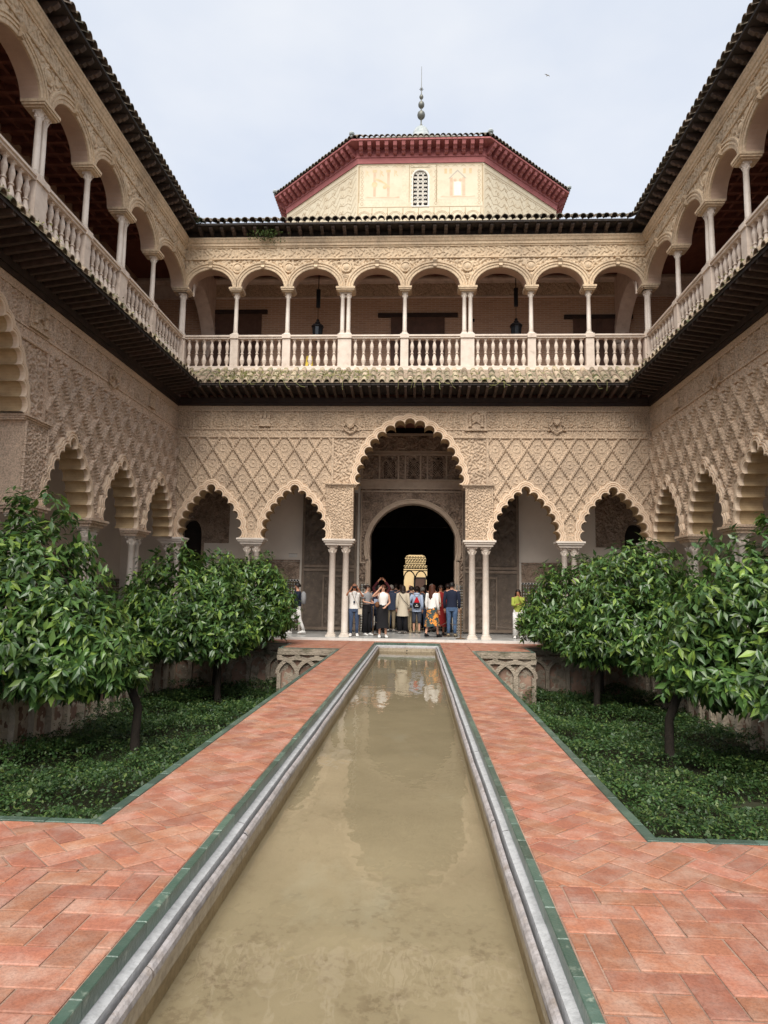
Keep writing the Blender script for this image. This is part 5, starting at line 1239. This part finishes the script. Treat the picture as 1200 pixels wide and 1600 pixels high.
# ------------------------------------------------------------------ orange trees
LV = np.array([(0, 0, 0), (-.19, .45, .045), (0, 1.0, -.12), (.19, .45, .045), (0, .5, -.02)], float)   # leaf along +y, folded on its midrib
LF = [(0, 4, 2, 1), (0, 3, 2, 4)]
lm = MB(); lm.add([tuple(v) for v in LV], LF); leaf_me = lm.mesh('leaf', M['leaf'])
def norm(a): return a/np.maximum(np.linalg.norm(a, axis=-1, keepdims=True), 1e-9)
def tree(label, tx, ty, cen, rad, updn, seed, leaflen, nshoots, nparts=300, lean=0):
    upz, dnz, pwu = updn
    rg = np.random.default_rng(seed); rr = random.Random(seed)
    t = thing('orange_tree', label, 'tree', (tx, ty, -1.45), 0, 'orange trees in the sunken beds')
    o = Vector((tx, ty, -1.45)); C_ = np.array(cen); R_ = np.array(rad)
    # trunk
    mb = MB(); fork = Vector((tx+(cen[0]-tx)*.12+lean, ty+(cen[1]-ty)*.1, cen[2]-dnz*.55))-o
    pts = [Vector((0, 0, -.05)), Vector((.01, 0, .05)), Vector((-.02+lean*.3, .01, .5)), Vector((lean*.5, .0, .95))]+[fork]
    pts = [Vector((p.x, p.y, min(p.z, fork.z-.1*(len(pts)-1-i)))) for i, p in enumerate(pts)]
    mb.tube(pts, [.13, .095, .078, .072, .075], 9); mb.build('trunk', M['trunk'], t, True)
    for k in range(8):
        a = k*PI/4+rr.uniform(-.3, .3); e = Vector((C_[0]+R_[0]*.78*math.cos(a), C_[1]+R_[1]*.78*math.sin(a), C_[2]+rr.uniform(-.2, .6)*(upz if k % 2 else dnz)))-o
        m_ = fork.lerp(e, .5)+Vector((rr.uniform(-.1, .1), rr.uniform(-.1, .1), .12))
        mb = MB(); mb.tube([fork-Vector((0, 0, .05)), fork.lerp(m_, .5)+Vector((0, 0, .05)), m_, e], [.05, .038, .026, .010], 6); mb.build('limb', M['trunk'], t)
    # shoots grow in clumps spread over the crown shell, with gaps between clumps
    nc_ = nshoots//11; cd = norm(rg.normal(0, 1, (nc_, 3))); cl_r = rg.uniform(.80, 1.05, nc_); cl_r = np.where(rg.random(nc_) < .06, cl_r+.08, cl_r)
    ci = rg.integers(0, nc_, nshoots); off = rg.normal(0, .21, (nshoots, 3)); d = norm(cd[ci]*R_+off)
    Rv = np.where(d[:, 2:3] > 0, np.array([[R_[0], R_[1], upz]]), np.array([[R_[0], R_[1], dnz]]))
    dist_c = np.linalg.norm(off, axis=1)
    inner = rg.random(nshoots) < .34
    rad_ = cl_r[ci]*(1-.9*dist_c**2)-np.where(inner, rg.uniform(.08, .35, nshoots), 0)
    az_ = np.abs(d[:, 2]); hz = np.sqrt(np.clip(1-az_**2, 1e-4, 1)); pw = np.where(d[:, 2] > 0, pwu, 2.6)
    kf = np.clip(1-az_**pw, 0, 1)**(1/pw)/hz
    dd = d*np.stack([kf, kf, np.ones_like(kf)], -1)
    P = C_+dd*Rv*rad_[:, None]
    nrm = norm(d/Rv)
    nper = 8
    P = np.repeat(P, nper, 0); nrm = np.repeat(nrm, nper, 0); n = len(P)
    sid = np.repeat(np.arange(nshoots), nper); shootlen = rg.uniform(.10, .24, nshoots)[sid]
    tdir = norm(nrm*1.0+np.array([0, 0, .25])+rg.normal(0, .35, (nshoots, 3))[sid])
    pos = P+tdir*(np.tile(np.linspace(0, 1, nper), nshoots)*shootlen)[:, None]
    side = norm(np.cross(tdir, rg.normal(0, 1, (n, 3))))
    ld = norm(side*1.0+tdir*.55+np.array([0, 0, -1.])*np.clip(rg.normal(.62, .40, n), -.2, 1.6)[:, None])
    upv = norm(np.array([0, 0, 1.])+nrm*.7+rg.normal(0, .35, (n, 3)))
    xx = norm(np.cross(ld, upv)); zz = np.cross(xx, ld)
    ln = leaflen*np.clip(rg.normal(1, .28, n), .4, 1.6)
    # frames: columns x, y(ld), z
    Vv = pos[:, None, :]+(xx[:, None, :]*LV[None, :, 0:1]+ld[:, None, :]*LV[None, :, 1:2]+zz[:, None, :]*LV[None, :, 2:3])*ln[:, None, None]
    camp = np.array([.3, 0, 1.55]); vis = ((camp-pos)/np.linalg.norm(camp-pos, axis=1, keepdims=True)*nrm).sum(1)
    dist = np.linalg.norm(pos-camp, axis=1)
    relr = np.repeat(rad_, nper)
    score = ln/dist*np.clip(vis+.2, 0, 1)*(relr > .85)
    infr = np.abs((pos[:, 0]-.3+pos[:, 1]*.05)/pos[:, 1]) < .58
    score = score*infr+rg.random(n)*.002
    top = np.argsort(-score)[:nparts] if nparts else np.array([], int)
    keep = np.ones(n, bool); keep[top] = False
    Vk = Vv[keep]-np.array(o)[None, None, :]; nk = len(Vk)
    base = (np.arange(nk)*5)[:, None, None]; F = (base+np.array(LF)[None]).reshape(-1, 4)
    link('foliage', np_mesh('foliage', Vk.reshape(-1, 3), F, M['leaf']), t, kind='stuff')
    for i in top:
        m_ = Matrix(((xx[i, 0]*ln[i], ld[i, 0]*ln[i], zz[i, 0]*ln[i], pos[i, 0]-o.x), (xx[i, 1]*ln[i], ld[i, 1]*ln[i], zz[i, 1]*ln[i], pos[i, 1]-o.y), (xx[i, 2]*ln[i], ld[i, 2]*ln[i], zz[i, 2]*ln[i], pos[i, 2]-o.z), (0, 0, 0, 1)))
        link('leaf', leaf_me, t, mtx=m_)
tree('big orange tree at the left edge, nearest on the left', -4.55, 12.0, (-6.55, 11.6, .42), (2.1, 1.6, 1), (2.95, .78, 1.35), 11, .18, 3000, lean=.05)
tree('orange tree second from the front in the left bed', -4.65, 17.3, (-5.6, 17.3, .50), (1.80, 1.5, 1), (2.35, .62, 1.7), 23, .175, 2700)
tree('orange tree farthest back on the left, beside the arcade columns', -5.4, 19.6, (-4.75, 19.8, .9), (1.45, 1.2, 1), (1.75, .72, 1.9), 35, .16, 2100, 150)
tree('big orange tree at the right edge, nearest on the right', 4.55, 12.0, (6.45, 11.7, .45), (2.15, 1.6, 1), (2.65, .70, 1.45), 41, .18, 3000, lean=-.05)
tree('orange tree second from the front in the right bed', 4.6, 16.9, (5.65, 17.0, .50), (1.85, 1.5, 1), (2.6, .62, 1.6), 52, .175, 2700)
tree('orange tree farthest back on the right, beside the arcade columns', 5.4, 19.6, (4.85, 19.8, .8), (1.6, 1.2, 1), (1.85, .72, 1.9), 66, .16, 2100, 150)

# ------------------------------------------------------------------ people
def cloth(name, c, c2=None, sc_=30): return mat(name, lin(c)[:3], lin(c2)[:3] if c2 else None, sc_, .9, .2, 90)
SK = [mat('skin_light', lin((205, 160, 135))[:3], lin((190, 140, 115))[:3], 20, .55), mat('skin_tan', lin((165, 115, 88))[:3], lin((150, 100, 75))[:3], 20, .55)]
HB = mat('hair_dark_brown', lin((45, 30, 24))[:3], lin((28, 20, 17))[:3], 40, .5); HK = mat('hair_black', lin((24, 21, 20))[:3], None, rough=.5); HG = mat('hair_grey', lin((120, 112, 105))[:3], None, rough=.6); HM = mat('hair_auburn', lin((85, 48, 32))[:3], lin((60, 34, 24))[:3], 40, .5)
WHITE = cloth('white_cloth', (225, 222, 218)); BLACK = cloth('black_cloth', (28, 27, 30)); NAVY = cloth('navy_cloth', (28, 34, 52)); JEANS = cloth('blue_denim', (78, 100, 130), (60, 80, 108), 8); DARKJ = cloth('dark_denim', (52, 66, 92), (70, 84, 108), 8)
BEIGE = cloth('beige_cloth', (196, 184, 164)); PALEB = cloth('pale_blue_cloth', (168, 182, 205)); GREY = cloth('grey_cloth', (140, 140, 142)); REDC = cloth('dark_red_cloth', (125, 28, 26)); KHAKI = cloth('khaki_cloth', (150, 135, 110)); SLATE = cloth('slate_cloth', (62, 66, 76)); LIME = cloth('lime_knit', (150, 160, 70)); MUST = cloth('mustard_cloth', (150, 115, 50)); BRN = cloth('brown_leather', (110, 75, 50)); MAR = cloth('maroon_cloth', (70, 25, 30)); DKB = cloth('dim_blue_cloth', (60, 68, 88))
PAT = mat('patterned_skirt', lin((60, 80, 80))[:3], lin((40, 52, 55))[:3], 14, .9, c3=lin((215, 140, 60))[:3], s3=9, t3=(.5, .53)); SHOEW = cloth('white_shoe', (220, 218, 214)); SHOEK = cloth('black_shoe', (22, 20, 20))
def skin_mesh(vs, es, rad, m, sub=1):
    me = bpy.data.meshes.new('tmp'); me.from_pydata(vs, es, []); ob = bpy.data.objects.new('tmp', me); col.objects.link(ob)
    ob.modifiers.new('s', 'SKIN').use_smooth_shade = True
    for i, d in enumerate(ob.data.skin_vertices[0].data):
        r = rad[i]; d.radius = (r, r) if not isinstance(r, tuple) else r; d.use_root = (i == 0)
    md = ob.modifiers.new('u', 'SUBSURF'); md.levels = sub; md.render_levels = sub
    dg = bpy.context.evaluated_depsgraph_get(); dg.update(); out_ = bpy.data.meshes.new_from_object(ob.evaluated_get(dg))
    bpy.data.objects.remove(ob); out_.materials.clear(); out_.materials.append(m)
    return out_
def lerp(a, b, t): return tuple(x+(y-x)*t for x, y in zip(a, b))
def person(label, x, y, h=1.7, yaw=0., top='tee', tm=WHITE, bottom='jeans', bm_=JEANS, hair='short', hm=HB, sk=0, arms='down', legs='stand', shoe=SHOEK, extra=None, group=None, fem=False, detail=True):
    """yaw 0 faces the camera (-Y); 180 shows the back"""
    t = thing('person', label, 'person', (x, y, ZF+.004), math.radians(yaw), group); t.scale = (h/1.70,)*3
    sw = .165 if fem else .19
    A = {}
    for s in (-1, 1):
        E, Wr = (s*(sw+.045), .03, 1.12), (s*(sw+.04), -.05, .88)
        if arms == 'phone_up': E, Wr = (s*(sw+.10), -.22, 1.30), (s*.10, -.28, 1.56)
        elif arms == 'head' and s < 0: E, Wr = (s*(sw+.20), -.10, 1.32), (s*(sw-.03), -.08, 1.56)
        elif arms == 'head': E, Wr = (s*(sw+.06), .02, 1.13), (s*.06, -.20, 1.00)
        elif arms == 'hold' : E, Wr = (s*(sw+.04), -.02, 1.14), (s*.10, -.26, 1.10)
        elif arms == 'hip' and s > 0: E, Wr = (s*(sw+.13), .06, 1.14), (s*(sw-.02), -.06, .98)
        elif arms == 'chin': E, Wr = (s*(sw+.02), -.12, 1.16), (s*.05, -.20, 1.46 if s > 0 else 1.18)
        elif arms == 'over' : E, Wr = (s*(sw+.12), -.10, 1.62), (s*.12, -.12, 1.86)
        A[s] = ((s*sw, 0, 1.40), E, Wr)
    K = {}
    for s in (-1, 1):
        st = .0 if legs == 'stand' else s*.22
        K[s] = ((s*.09, 0, .90), (s*.10, -.02+st*.5-.03*abs(st), .49), (s*.10, .02+st, .085+(.03 if st > 0 else 0)), (s*.125, -.15+st, .035))
    vs = [(0, 0, .95), (0, .0, 1.10), (0, .0, 1.28), (0, .005, 1.42), (0, .0, 1.485), (0, -.015, 1.545), (0, -.012, 1.605), (0, -.005, 1.665), (0, -.105, 1.590)]
    rd = [(.135, .10), (.115, .085), (.145, .10), (.09, .07), (.050, .052), (.056, .066), (.073, .090), (.058, .072), (.010, .012)]
    es = [(0, 1), (1, 2), (2, 3), (3, 4), (4, 5), (5, 6), (6, 7), (6, 8)]
    for s in (-1, 1):
        sh, E, Wr = A[s]; b = len(vs); hd = Vector(Wr)+(Vector(Wr)-Vector(E)).normalized()*.07
        vs += [sh, E, Wr, tuple(hd)]; rd += [.048, .036, .024, (.034, .018)]; es += [(3, b), (b, b+1), (b+1, b+2), (b+2, b+3)]
        if detail:
            dr = (Vector(Wr)-Vector(E)).normalized(); sd = Vector((s, 0, 0)); sd = (sd-dr*sd.dot(dr)).normalized(); fwv = dr.cross(sd)*s
            for k, l in enumerate((.070, .082, .076, .060)):
                o = sd*(.026-.017*k); p1 = hd+o+dr*.03; p2 = p1+dr*l*.5+fwv*.012; c = len(vs); vs += [tuple(p1), tuple(p2), tuple(p2+dr*l*.45+fwv*.024)]; rd += [.009, .008, .006]; es += [(b+3, c), (c, c+1), (c+1, c+2)]
            c = len(vs); q = Vector(Wr).lerp(hd, .5)-sd*s*.0+sd*.030; vs += [tuple(q), tuple(q+sd*.022+dr*.035)]; rd += [.010, .008]; es += [(b+2, c), (c, c+1)]
        hp, kn, an, to = K[s]; b = len(vs); vs += [hp, kn, an, to]; rd += [.085, .052, .036, (.036, .026)]; es += [(0, b), (b, b+1), (b+1, b+2), (b+2, b+3)]
    link('body', skin_mesh(vs, es, rd, SK[sk]), t)
    def ring(cx, cy_, z, rx, ry, n=14, dz=0): return [(cx+rx*math.cos(2*PI*k/n), cy_+ry*math.sin(2*PI*k/n), z+(dz*math.sin(3*2*PI*k/n))) for k in range(n)]
    # top garment
    q = MB(); long_ = top in ('long', 'coat', 'hoodie')
    bz = {'tee': .90, 'long': .92, 'coat': .62, 'hoodie': .80, 'crop': 1.06, 'tank': 1.04}[top]
    g_ = 1.0 if not fem else .92
    if top == 'coat': R_ = [(bz, .235, .19), (.85, .205, .165), (1.08, .175, .14)]
    elif top == 'hoodie': R_ = [(bz, .205, .16), (.95, .20, .155), (1.1, .19, .145)]
    elif top in ('crop', 'tank'): R_ = [(bz, .145, .115), (1.12, .14, .108)]
    else: R_ = [(bz, .178, .135), (1.0, .172, .13), (1.12, .165, .122)]
    R_ += [(1.26, .185, .132), (1.37, .195, .120), (1.42, .165, .100), (1.455, .09, .075), (1.475, .062, .062)]
    q.loft([ring(0, .0, z, rx*g_, ry*(1.0), dz=.004) for z, rx, ry in R_], True)
    for s in (-1, 1):
        sh, E, Wr = A[s]
        if top == 'tank': continue
        if long_: q.tube([(s*(sw-.05), 0, 1.385), sh, lerp(sh, E, .6), E, lerp(E, Wr, .5), lerp(E, Wr, .93)], [.055, .066, .058, .052, .048, .046 if top != 'coat' else .055], 10)
        else: q.tube([(s*(sw-.05), 0, 1.385), sh, lerp(sh, E, .35), lerp(sh, E, .62)], [.055, .066, .066, .072], 10)
    if top in ('coat', 'hoodie'): q.loft([ring(0, .035, z, rx, ry) for z, rx, ry in ((1.42, .10, .06), (1.46, .12, .085), (1.50, .095, .075), (1.50, .05, .05))], True)
    q.build('coat' if top == 'coat' else 'top', tm, t, True)
    # lower garment
    q = MB()
    if bottom in ('skirt', 'midi'):
        b0 = .30 if bottom == 'skirt' else .36; fl = .21 if bottom == 'skirt' else .27; st = .10 if legs == 'stride' else 0
        q.loft([ring(0, 0, z, rx, ry, 18, dz) for z, rx, ry, dz in ((b0, fl, .19+st, .02), (.55, fl*.88, .175+st*.7, .0), (.80, .185, .15+st*.2, 0), (.94, .17, .13, 0), (1.07, .14, .11, 0))], True); nm_ = 'skirt'
    else:
        q.loft([ring(0, 0, z, rx, ry) for z, rx, ry in ((.80, .165, .12), (.90, .178, .135), (.98, .168, .125), (1.04, .152, .115))], True)
        for s in (-1, 1):
            hp, kn, an, to = K[s]
            if bottom == 'shorts': q.tube([(hp[0], hp[1], .90), lerp(hp, kn, .5), kn, lerp(kn, an, .28)], [.10, .092, .076, .072], 10)
            elif bottom == 'wide': q.tube([(hp[0], hp[1], .90), lerp(hp, kn, .5), kn, lerp(an, kn, .05)], [.10, .098, .088, .10], 10)
            else: q.tube([(hp[0], hp[1], .90), lerp(hp, kn, .5), kn, lerp(kn, an, .5), lerp(an, kn, .06)], [.10, .088, .064, .056, .052], 10)
        nm_ = 'trousers'
    q.build(nm_, bm_, t, True)
    for s in (-1, 1):
        hp, kn, an, to = K[s]; q = MB(); ax, ay, az = an
        q.loft([[(ax+(to[0]-ax)*f_+w_*math.cos(a), ay+.05-f_*.27+0*math.sin(a), max(.0, (az-.085)+hh*(.5+.5*math.sin(a)))) for a in np.linspace(0, 2*PI, 11)[:-1]] for f_, w_, hh in ((0, .02, .06), (.12, .042, .12), (.4, .044, .11), (.75, .05, .07), (.95, .04, .05), (1.02, .015, .03))], True)
        q.build('shoe', shoe, t, True)
    # hair
    if hair != 'bald':
        q = MB(); rows = []
        for i in range(8):
            ph = PI*i/7*.62; row = []
            for k in range(16):
                a = 2*PI*k/16; back = .5-.5*math.cos(a-PI/2+PI); front = math.sin(a) < -.25
                p_ = ph*(1.0 if math.sin(a) > -.1 else (.62 if math.sin(a) < -.6 else .82))
                row.append((.098*math.sin(p_)*math.cos(a)*1.0, -.008+.118*math.sin(p_)*math.sin(a), 1.605+.112*math.cos(p_)))
            rows.append(row)
        q.loft(rows, True)
        if hair in ('long', 'mid'):
            zend = 1.22 if hair == 'long' else 1.42
            q.loft([[(rx*math.cos(a), .03+ry*math.sin(a), z) for a in np.linspace(-.45, PI+.45, 14)] for z, rx, ry in ((1.66, .092, .085), (1.60, .102, .095), (1.52, .105, .095), (1.45, .112, .095), (zend+.06, .105, .115), (zend, .06, .10))])
        if hair == 'bun': q.lathe([(.01, 1.60), (.045, 1.63), (.05, 1.66), (.03, 1.70), (.01, 1.71)], 0, .12, 8)
        if hair == 'tail': q.tube([(0, .10, 1.64), (0, .15, 1.60), (0, .14, 1.50), (0, .13, 1.38)], [.03, .04, .035, .012], 8)
        q.build('hair', hm, t, True)
    if detail and abs(yaw) < 120:
        q = MB()
        for s in (-1, 1): q.lathe([(.002, 1.600), (.010, 1.604), (.010, 1.610), (.002, 1.614)], s*.030, -.094, 6)
        for s in (-1, 1): q.add([(s*.018, -.099, 1.622), (s*.044, -.092, 1.624), (s*.044, -.092, 1.629), (s*.018, -.100, 1.628)], [(0, 1, 2, 3)])
        q.build('eyes', HK, t)
        q = MB(); q.add([(-.02, -.092, 1.548), (0, -.097, 1.553), (.02, -.092, 1.548), (0, -.095, 1.543)], [(0, 1, 2, 3)]); q.build('mouth', REDC, t)
        for s in (-1, 1):
            q = MB(); q.lathe([(.004, 1.575), (.014, 1.59), (.016, 1.61), (.006, 1.625)], s*.080, .0, 6); q.build('ear', SK[sk], t)
    if extra: extra(t)
    return t
def bit(t, name, m, fn, smooth=False): q = MB(); fn(q); return q.build(name, m, t, smooth)
def ex_phone(t): bit(t, 'phone', BLACK, lambda q: q.box(-.075, .075, -.345, -.335, 1.56, 1.64)); bit(t, 'lanyard', NAVY, lambda q: (q.tube([(-.07, -.11, 1.44), (0, -.16, 1.15), (.07, -.11, 1.44)], .007, 4), q.box(-.03, .03, -.17, -.155, 1.08, 1.15))); bit(t, 'shoulder_bag', BEIGE, lambda q: (q.box(.13, .26, -.20, -.12, .72, .90), q.tube([(-.10, -.12, 1.42), (.20, -.15, .90)], .008, 4)))
person('person in white t-shirt and jeans raising a phone beside the left column pair', -1.80, 23.0, 1.72, 5, 'tee', WHITE, 'jeans', DARKJ, 'mid', HB, 1, 'phone_up', shoe=SHOEW, extra=ex_phone)
person('person in grey top and black trousers holding a blue leaflet', -1.42, 23.6, 1.70, 50, 'crop', GREY, 'wide', BLACK, 'bun', HB, 0, 'hold', shoe=SHOEW, fem=True, extra=lambda t: bit(t, 'leaflet', PALEB, lambda q: q.box(-.10, .10, -.44, -.43, 1.10, 1.24)))
def ex_w(t): bit(t, 'handbag', BRN, lambda q: (q.lathe([(.03, .98), (.07, 1.02), (.075, 1.10), (.03, 1.16)], -.20, -.06, 8), q.tube([(-.20, -.06, 1.14), (-.12, -.10, 1.43)], .007, 4)))
person('person in white top and long black skirt, one hand raised to the head', -.82, 22.6, 1.70, 8, 'tank', WHITE, 'skirt', BLACK, 'long', HM, 0, 'head', shoe=SHOEW, fem=True, extra=ex_w)
person('person seen from behind in a knee length beige coat', -.22, 24.9, 1.72, 184, 'coat', BEIGE, 'wide', BLACK, 'mid', HB, 0, 'down', shoe=SHOEW, fem=True, extra=lambda t: bit(t, 'bag_strap', BLACK, lambda q: q.tube([(.14, .13, 1.42), (0, .175, 1.2), (-.21, .15, .98)], .009, 4)))
def ex_bp(t): 
    p = bit(t, 'drawstring_backpack', BLACK, lambda q: (q.loft([[(rx*math.cos(a), .20+.06*math.sin(a), z) for a in np.linspace(0, 2*PI, 12)[:-1]] for z, rx in ((.93, .06), (.95, .13), (1.03, .15), (1.12, .13), (1.14, .11))], True)), True)
    bit(t, 'backpack_flap', cloth('red_cloth', (190, 25, 35)), lambda q: (q.loft([[(rx*math.cos(a), .20+.055*math.sin(a), z) for a in np.linspace(0, 2*PI, 12)[:-1]] for z, rx in ((1.142, .11), (1.24, .07), (1.34, .02))], True)), True)
    bit(t, 'backpack_print', WHITE, lambda q: (q.box(-.02, .02, .262, .266, 1.05, 1.08), q.box(-.06, .06, .262, .266, 1.0, 1.02)))
    bit(t, 'backpack_cord', NAVY, lambda q: (q.tube([(0, .20, 1.34), (-.11, .12, 1.43)], .007, 4), q.tube([(0, .20, 1.34), (.11, .12, 1.43)], .007, 4)))
person('person in pale blue jacket with a black and red drawstring backpack', .28, 25.3, 1.66, 180, 'hoodie', PALEB, 'shorts', SLATE, 'bun', HB, 0, 'hip', shoe=KHAKI, fem=True, extra=ex_bp)
person('person with long brown hair in white blouse and orange patterned skirt striding left', .80, 23.2, 1.74, 150, 'long', WHITE, 'midi', PAT, 'long', HM, 0, 'down', 'stride', shoe=SHOEK, fem=True)
person('person in dark red clothes and glasses facing out of the doorway', 1.12, 24.4, 1.74, 10, 'long', REDC, 'skirt', REDC, 'mid', HB, 1, 'hold', shoe=SHOEK, fem=True, extra=lambda t: (bit(t, 'glasses', HK, lambda q: (q.box(-.05, -.012, -.108, -.104, 1.592, 1.618), q.box(.012, .05, -.108, -.104, 1.592, 1.618))), bit(t, 'scarf', BEIGE, lambda q: q.tube([(-.08, -.11, 1.44), (-.06, -.17, 1.2), (-.05, -.18, .98)], .03, 6))))
person('person in navy jacket and light blue jeans seen from behind', 1.48, 23.7, 1.84, 170, 'long', NAVY, 'jeans', JEANS, 'short', HK, 0, 'down', shoe=KHAKI)
person('person with grey backpack and pale trousers walking behind the left tree', -3.82, 23.6, 1.74, -75, 'long', NAVY, 'jeans', WHITE, 'short', HK, 0, 'hold', 'stride', shoe=SHOEW, extra=lambda t: bit(t, 'backpack', GREY, lambda q: q.loft([[(rx*math.cos(a), .20+ry*math.sin(a), z) for a in np.linspace(0, 2*PI, 12)[:-1]] for z, rx, ry in ((1.0, .08, .04), (1.03, .14, .09), (1.2, .15, .10), (1.36, .12, .08), (1.42, .05, .03))], True), True))
person('person in lime green knit and white trousers by the right tree', 3.68, 23.4, 1.62, -10, 'long', LIME, 'wide', WHITE, 'long', HK, 1, 'chin', shoe=SHOEW, fem=True)
person('person in dark top half hidden behind the right tree', 4.35, 23.9, 1.70, 60, 'long', BLACK, 'jeans', SLATE, 'short', HB, 0, 'chin')
person('person by the tiled dado, only the face showing above the left tree', -4.45, 24.2, 1.72, 20, 'long', SLATE, 'jeans', BLACK, 'short', HB, 0, 'down')
person('person in maroon and black holding a camera overhead just inside the doorway', -1.02, 25.2, 1.70, 178, 'long', MAR, 'jeans', BLACK, 'bun', HK, 1, 'over', extra=lambda t: bit(t, 'camera', BLACK, lambda q: q.box(-.08, .08, -.18, -.12, 1.90, 1.98)))
person('bald person in a dark navy coat facing into the doorway', .02, 26.6, 1.80, 180, 'long', NAVY, 'jeans', KHAKI, 'bald', HK, 0, 'down')
person('person in dark blue and mustard jacket with khaki trousers inside the doorway', -.68, 25.9, 1.74, 186, 'hoodie', DKB, 'jeans', KHAKI, 'short', HG, 0, 'down', shoe=SHOEW, extra=lambda t: bit(t, 'shoulder_patch', MUST, lambda q: q.tube([(.19, .02, 1.44), (.24, .03, 1.28)], [.05, .06], 8)))
person('person in black trousers behind the coat wearer, khaki bag on the hip', .08, 25.4, 1.70, 180, 'long', SLATE, 'jeans', KHAKI, 'short', HB, 0, 'down')
r = random.Random(9)
crowd = [(-1.2, 27.2, MAR, 'maroon'), (-.9, 27.9, BLACK, 'black'), (-.35, 27.4, DKB, 'dull blue'), (.5, 26.9, SLATE, 'slate grey'), (.85, 26.3, BLACK, 'plain black'), (.62, 28.3, MAR, 'wine red'), (1.2, 27.1, GREY, 'grey'), (1.45, 26.2, MAR, 'dark red'), (1.0, 28.8, NAVY, 'deep navy'), (-.6, 28.8, SLATE, 'charcoal'), (-1.3, 26.2, DKB, 'dark blue'), (.3, 28.0, BLACK, 'all black')]
for i, (x, y, m_, cn) in enumerate(crowd):
    pos_ = 'left' if x < -.3 else ('right' if x > .5 else 'middle')
    dep_ = 'front' if y < 26.6 else ('back' if y > 27.95 else 'centre')
    person(f'dim figure in {cn} top, {dep_} {pos_} of the crowd in the doorway', x, y, r.uniform(1.64, 1.84), 180+r.uniform(-25, 25), 'long', m_, 'jeans', r.choice([BLACK, SLATE, DARKJ]), r.choice(['short', 'mid', 'tail', 'short']), r.choice([HB, HK, HG]), r.choice([0, 1]), 'down', detail=False, group='crowd inside the dark doorway')

# ------------------------------------------------------------------ rope barrier
posts = [(-1.22, 23.9), (1.35, 23.9), (1.72, 22.75)]
labs = ['brass barrier post standing left in front of the doorway', 'brass barrier post right of the patterned skirt', 'brass barrier post close to the right column pair']
for (x, y), lb in zip(posts, labs):
    t = thing('barrier_post', lb, 'barrier post', (x, y, ZF+.005), 0, 'rope barrier posts')
    q = MB(); q.lathe([(.17, 0), (.17, .015), (.06, .03), (.022, .045), (.022, .88), (.035, .89), (.035, .94), (.045, .95), (.03, .985), (.005, 1.0)], 0, 0, 12); q.build('post', M['brass'], t)
def rope(a, b, sag, label):
    p = [(a[0]+(b[0]-a[0])*k/12, a[1]+(b[1]-a[1])*k/12, a[2]+(b[2]-a[2])*k/12-sag*4*(k/12)*(1-k/12)) for k in range(13)]
    q = MB(); q.tube(p, .010, 5); o = q.build('rope', M['door'], None, label=label, category='rope'); o['group'] = 'barrier ropes'
rope((-1.22, 23.9, .55), (1.35, 23.9, .55), .38, 'sagging barrier rope across the feet of the people at the doorway')
rope((-2.1, 23.2, .52), (-1.22, 23.9, .55), .08, 'short barrier rope from the left column pair to the left post')
rope((1.35, 23.9, .55), (1.72, 22.75, .55), .06, 'short barrier rope joining the two right hand posts')
rope((2.65, 23.0, .52), (4.9, 23.2, .52), .12, 'barrier rope right of the right column pair, before the door leaf')
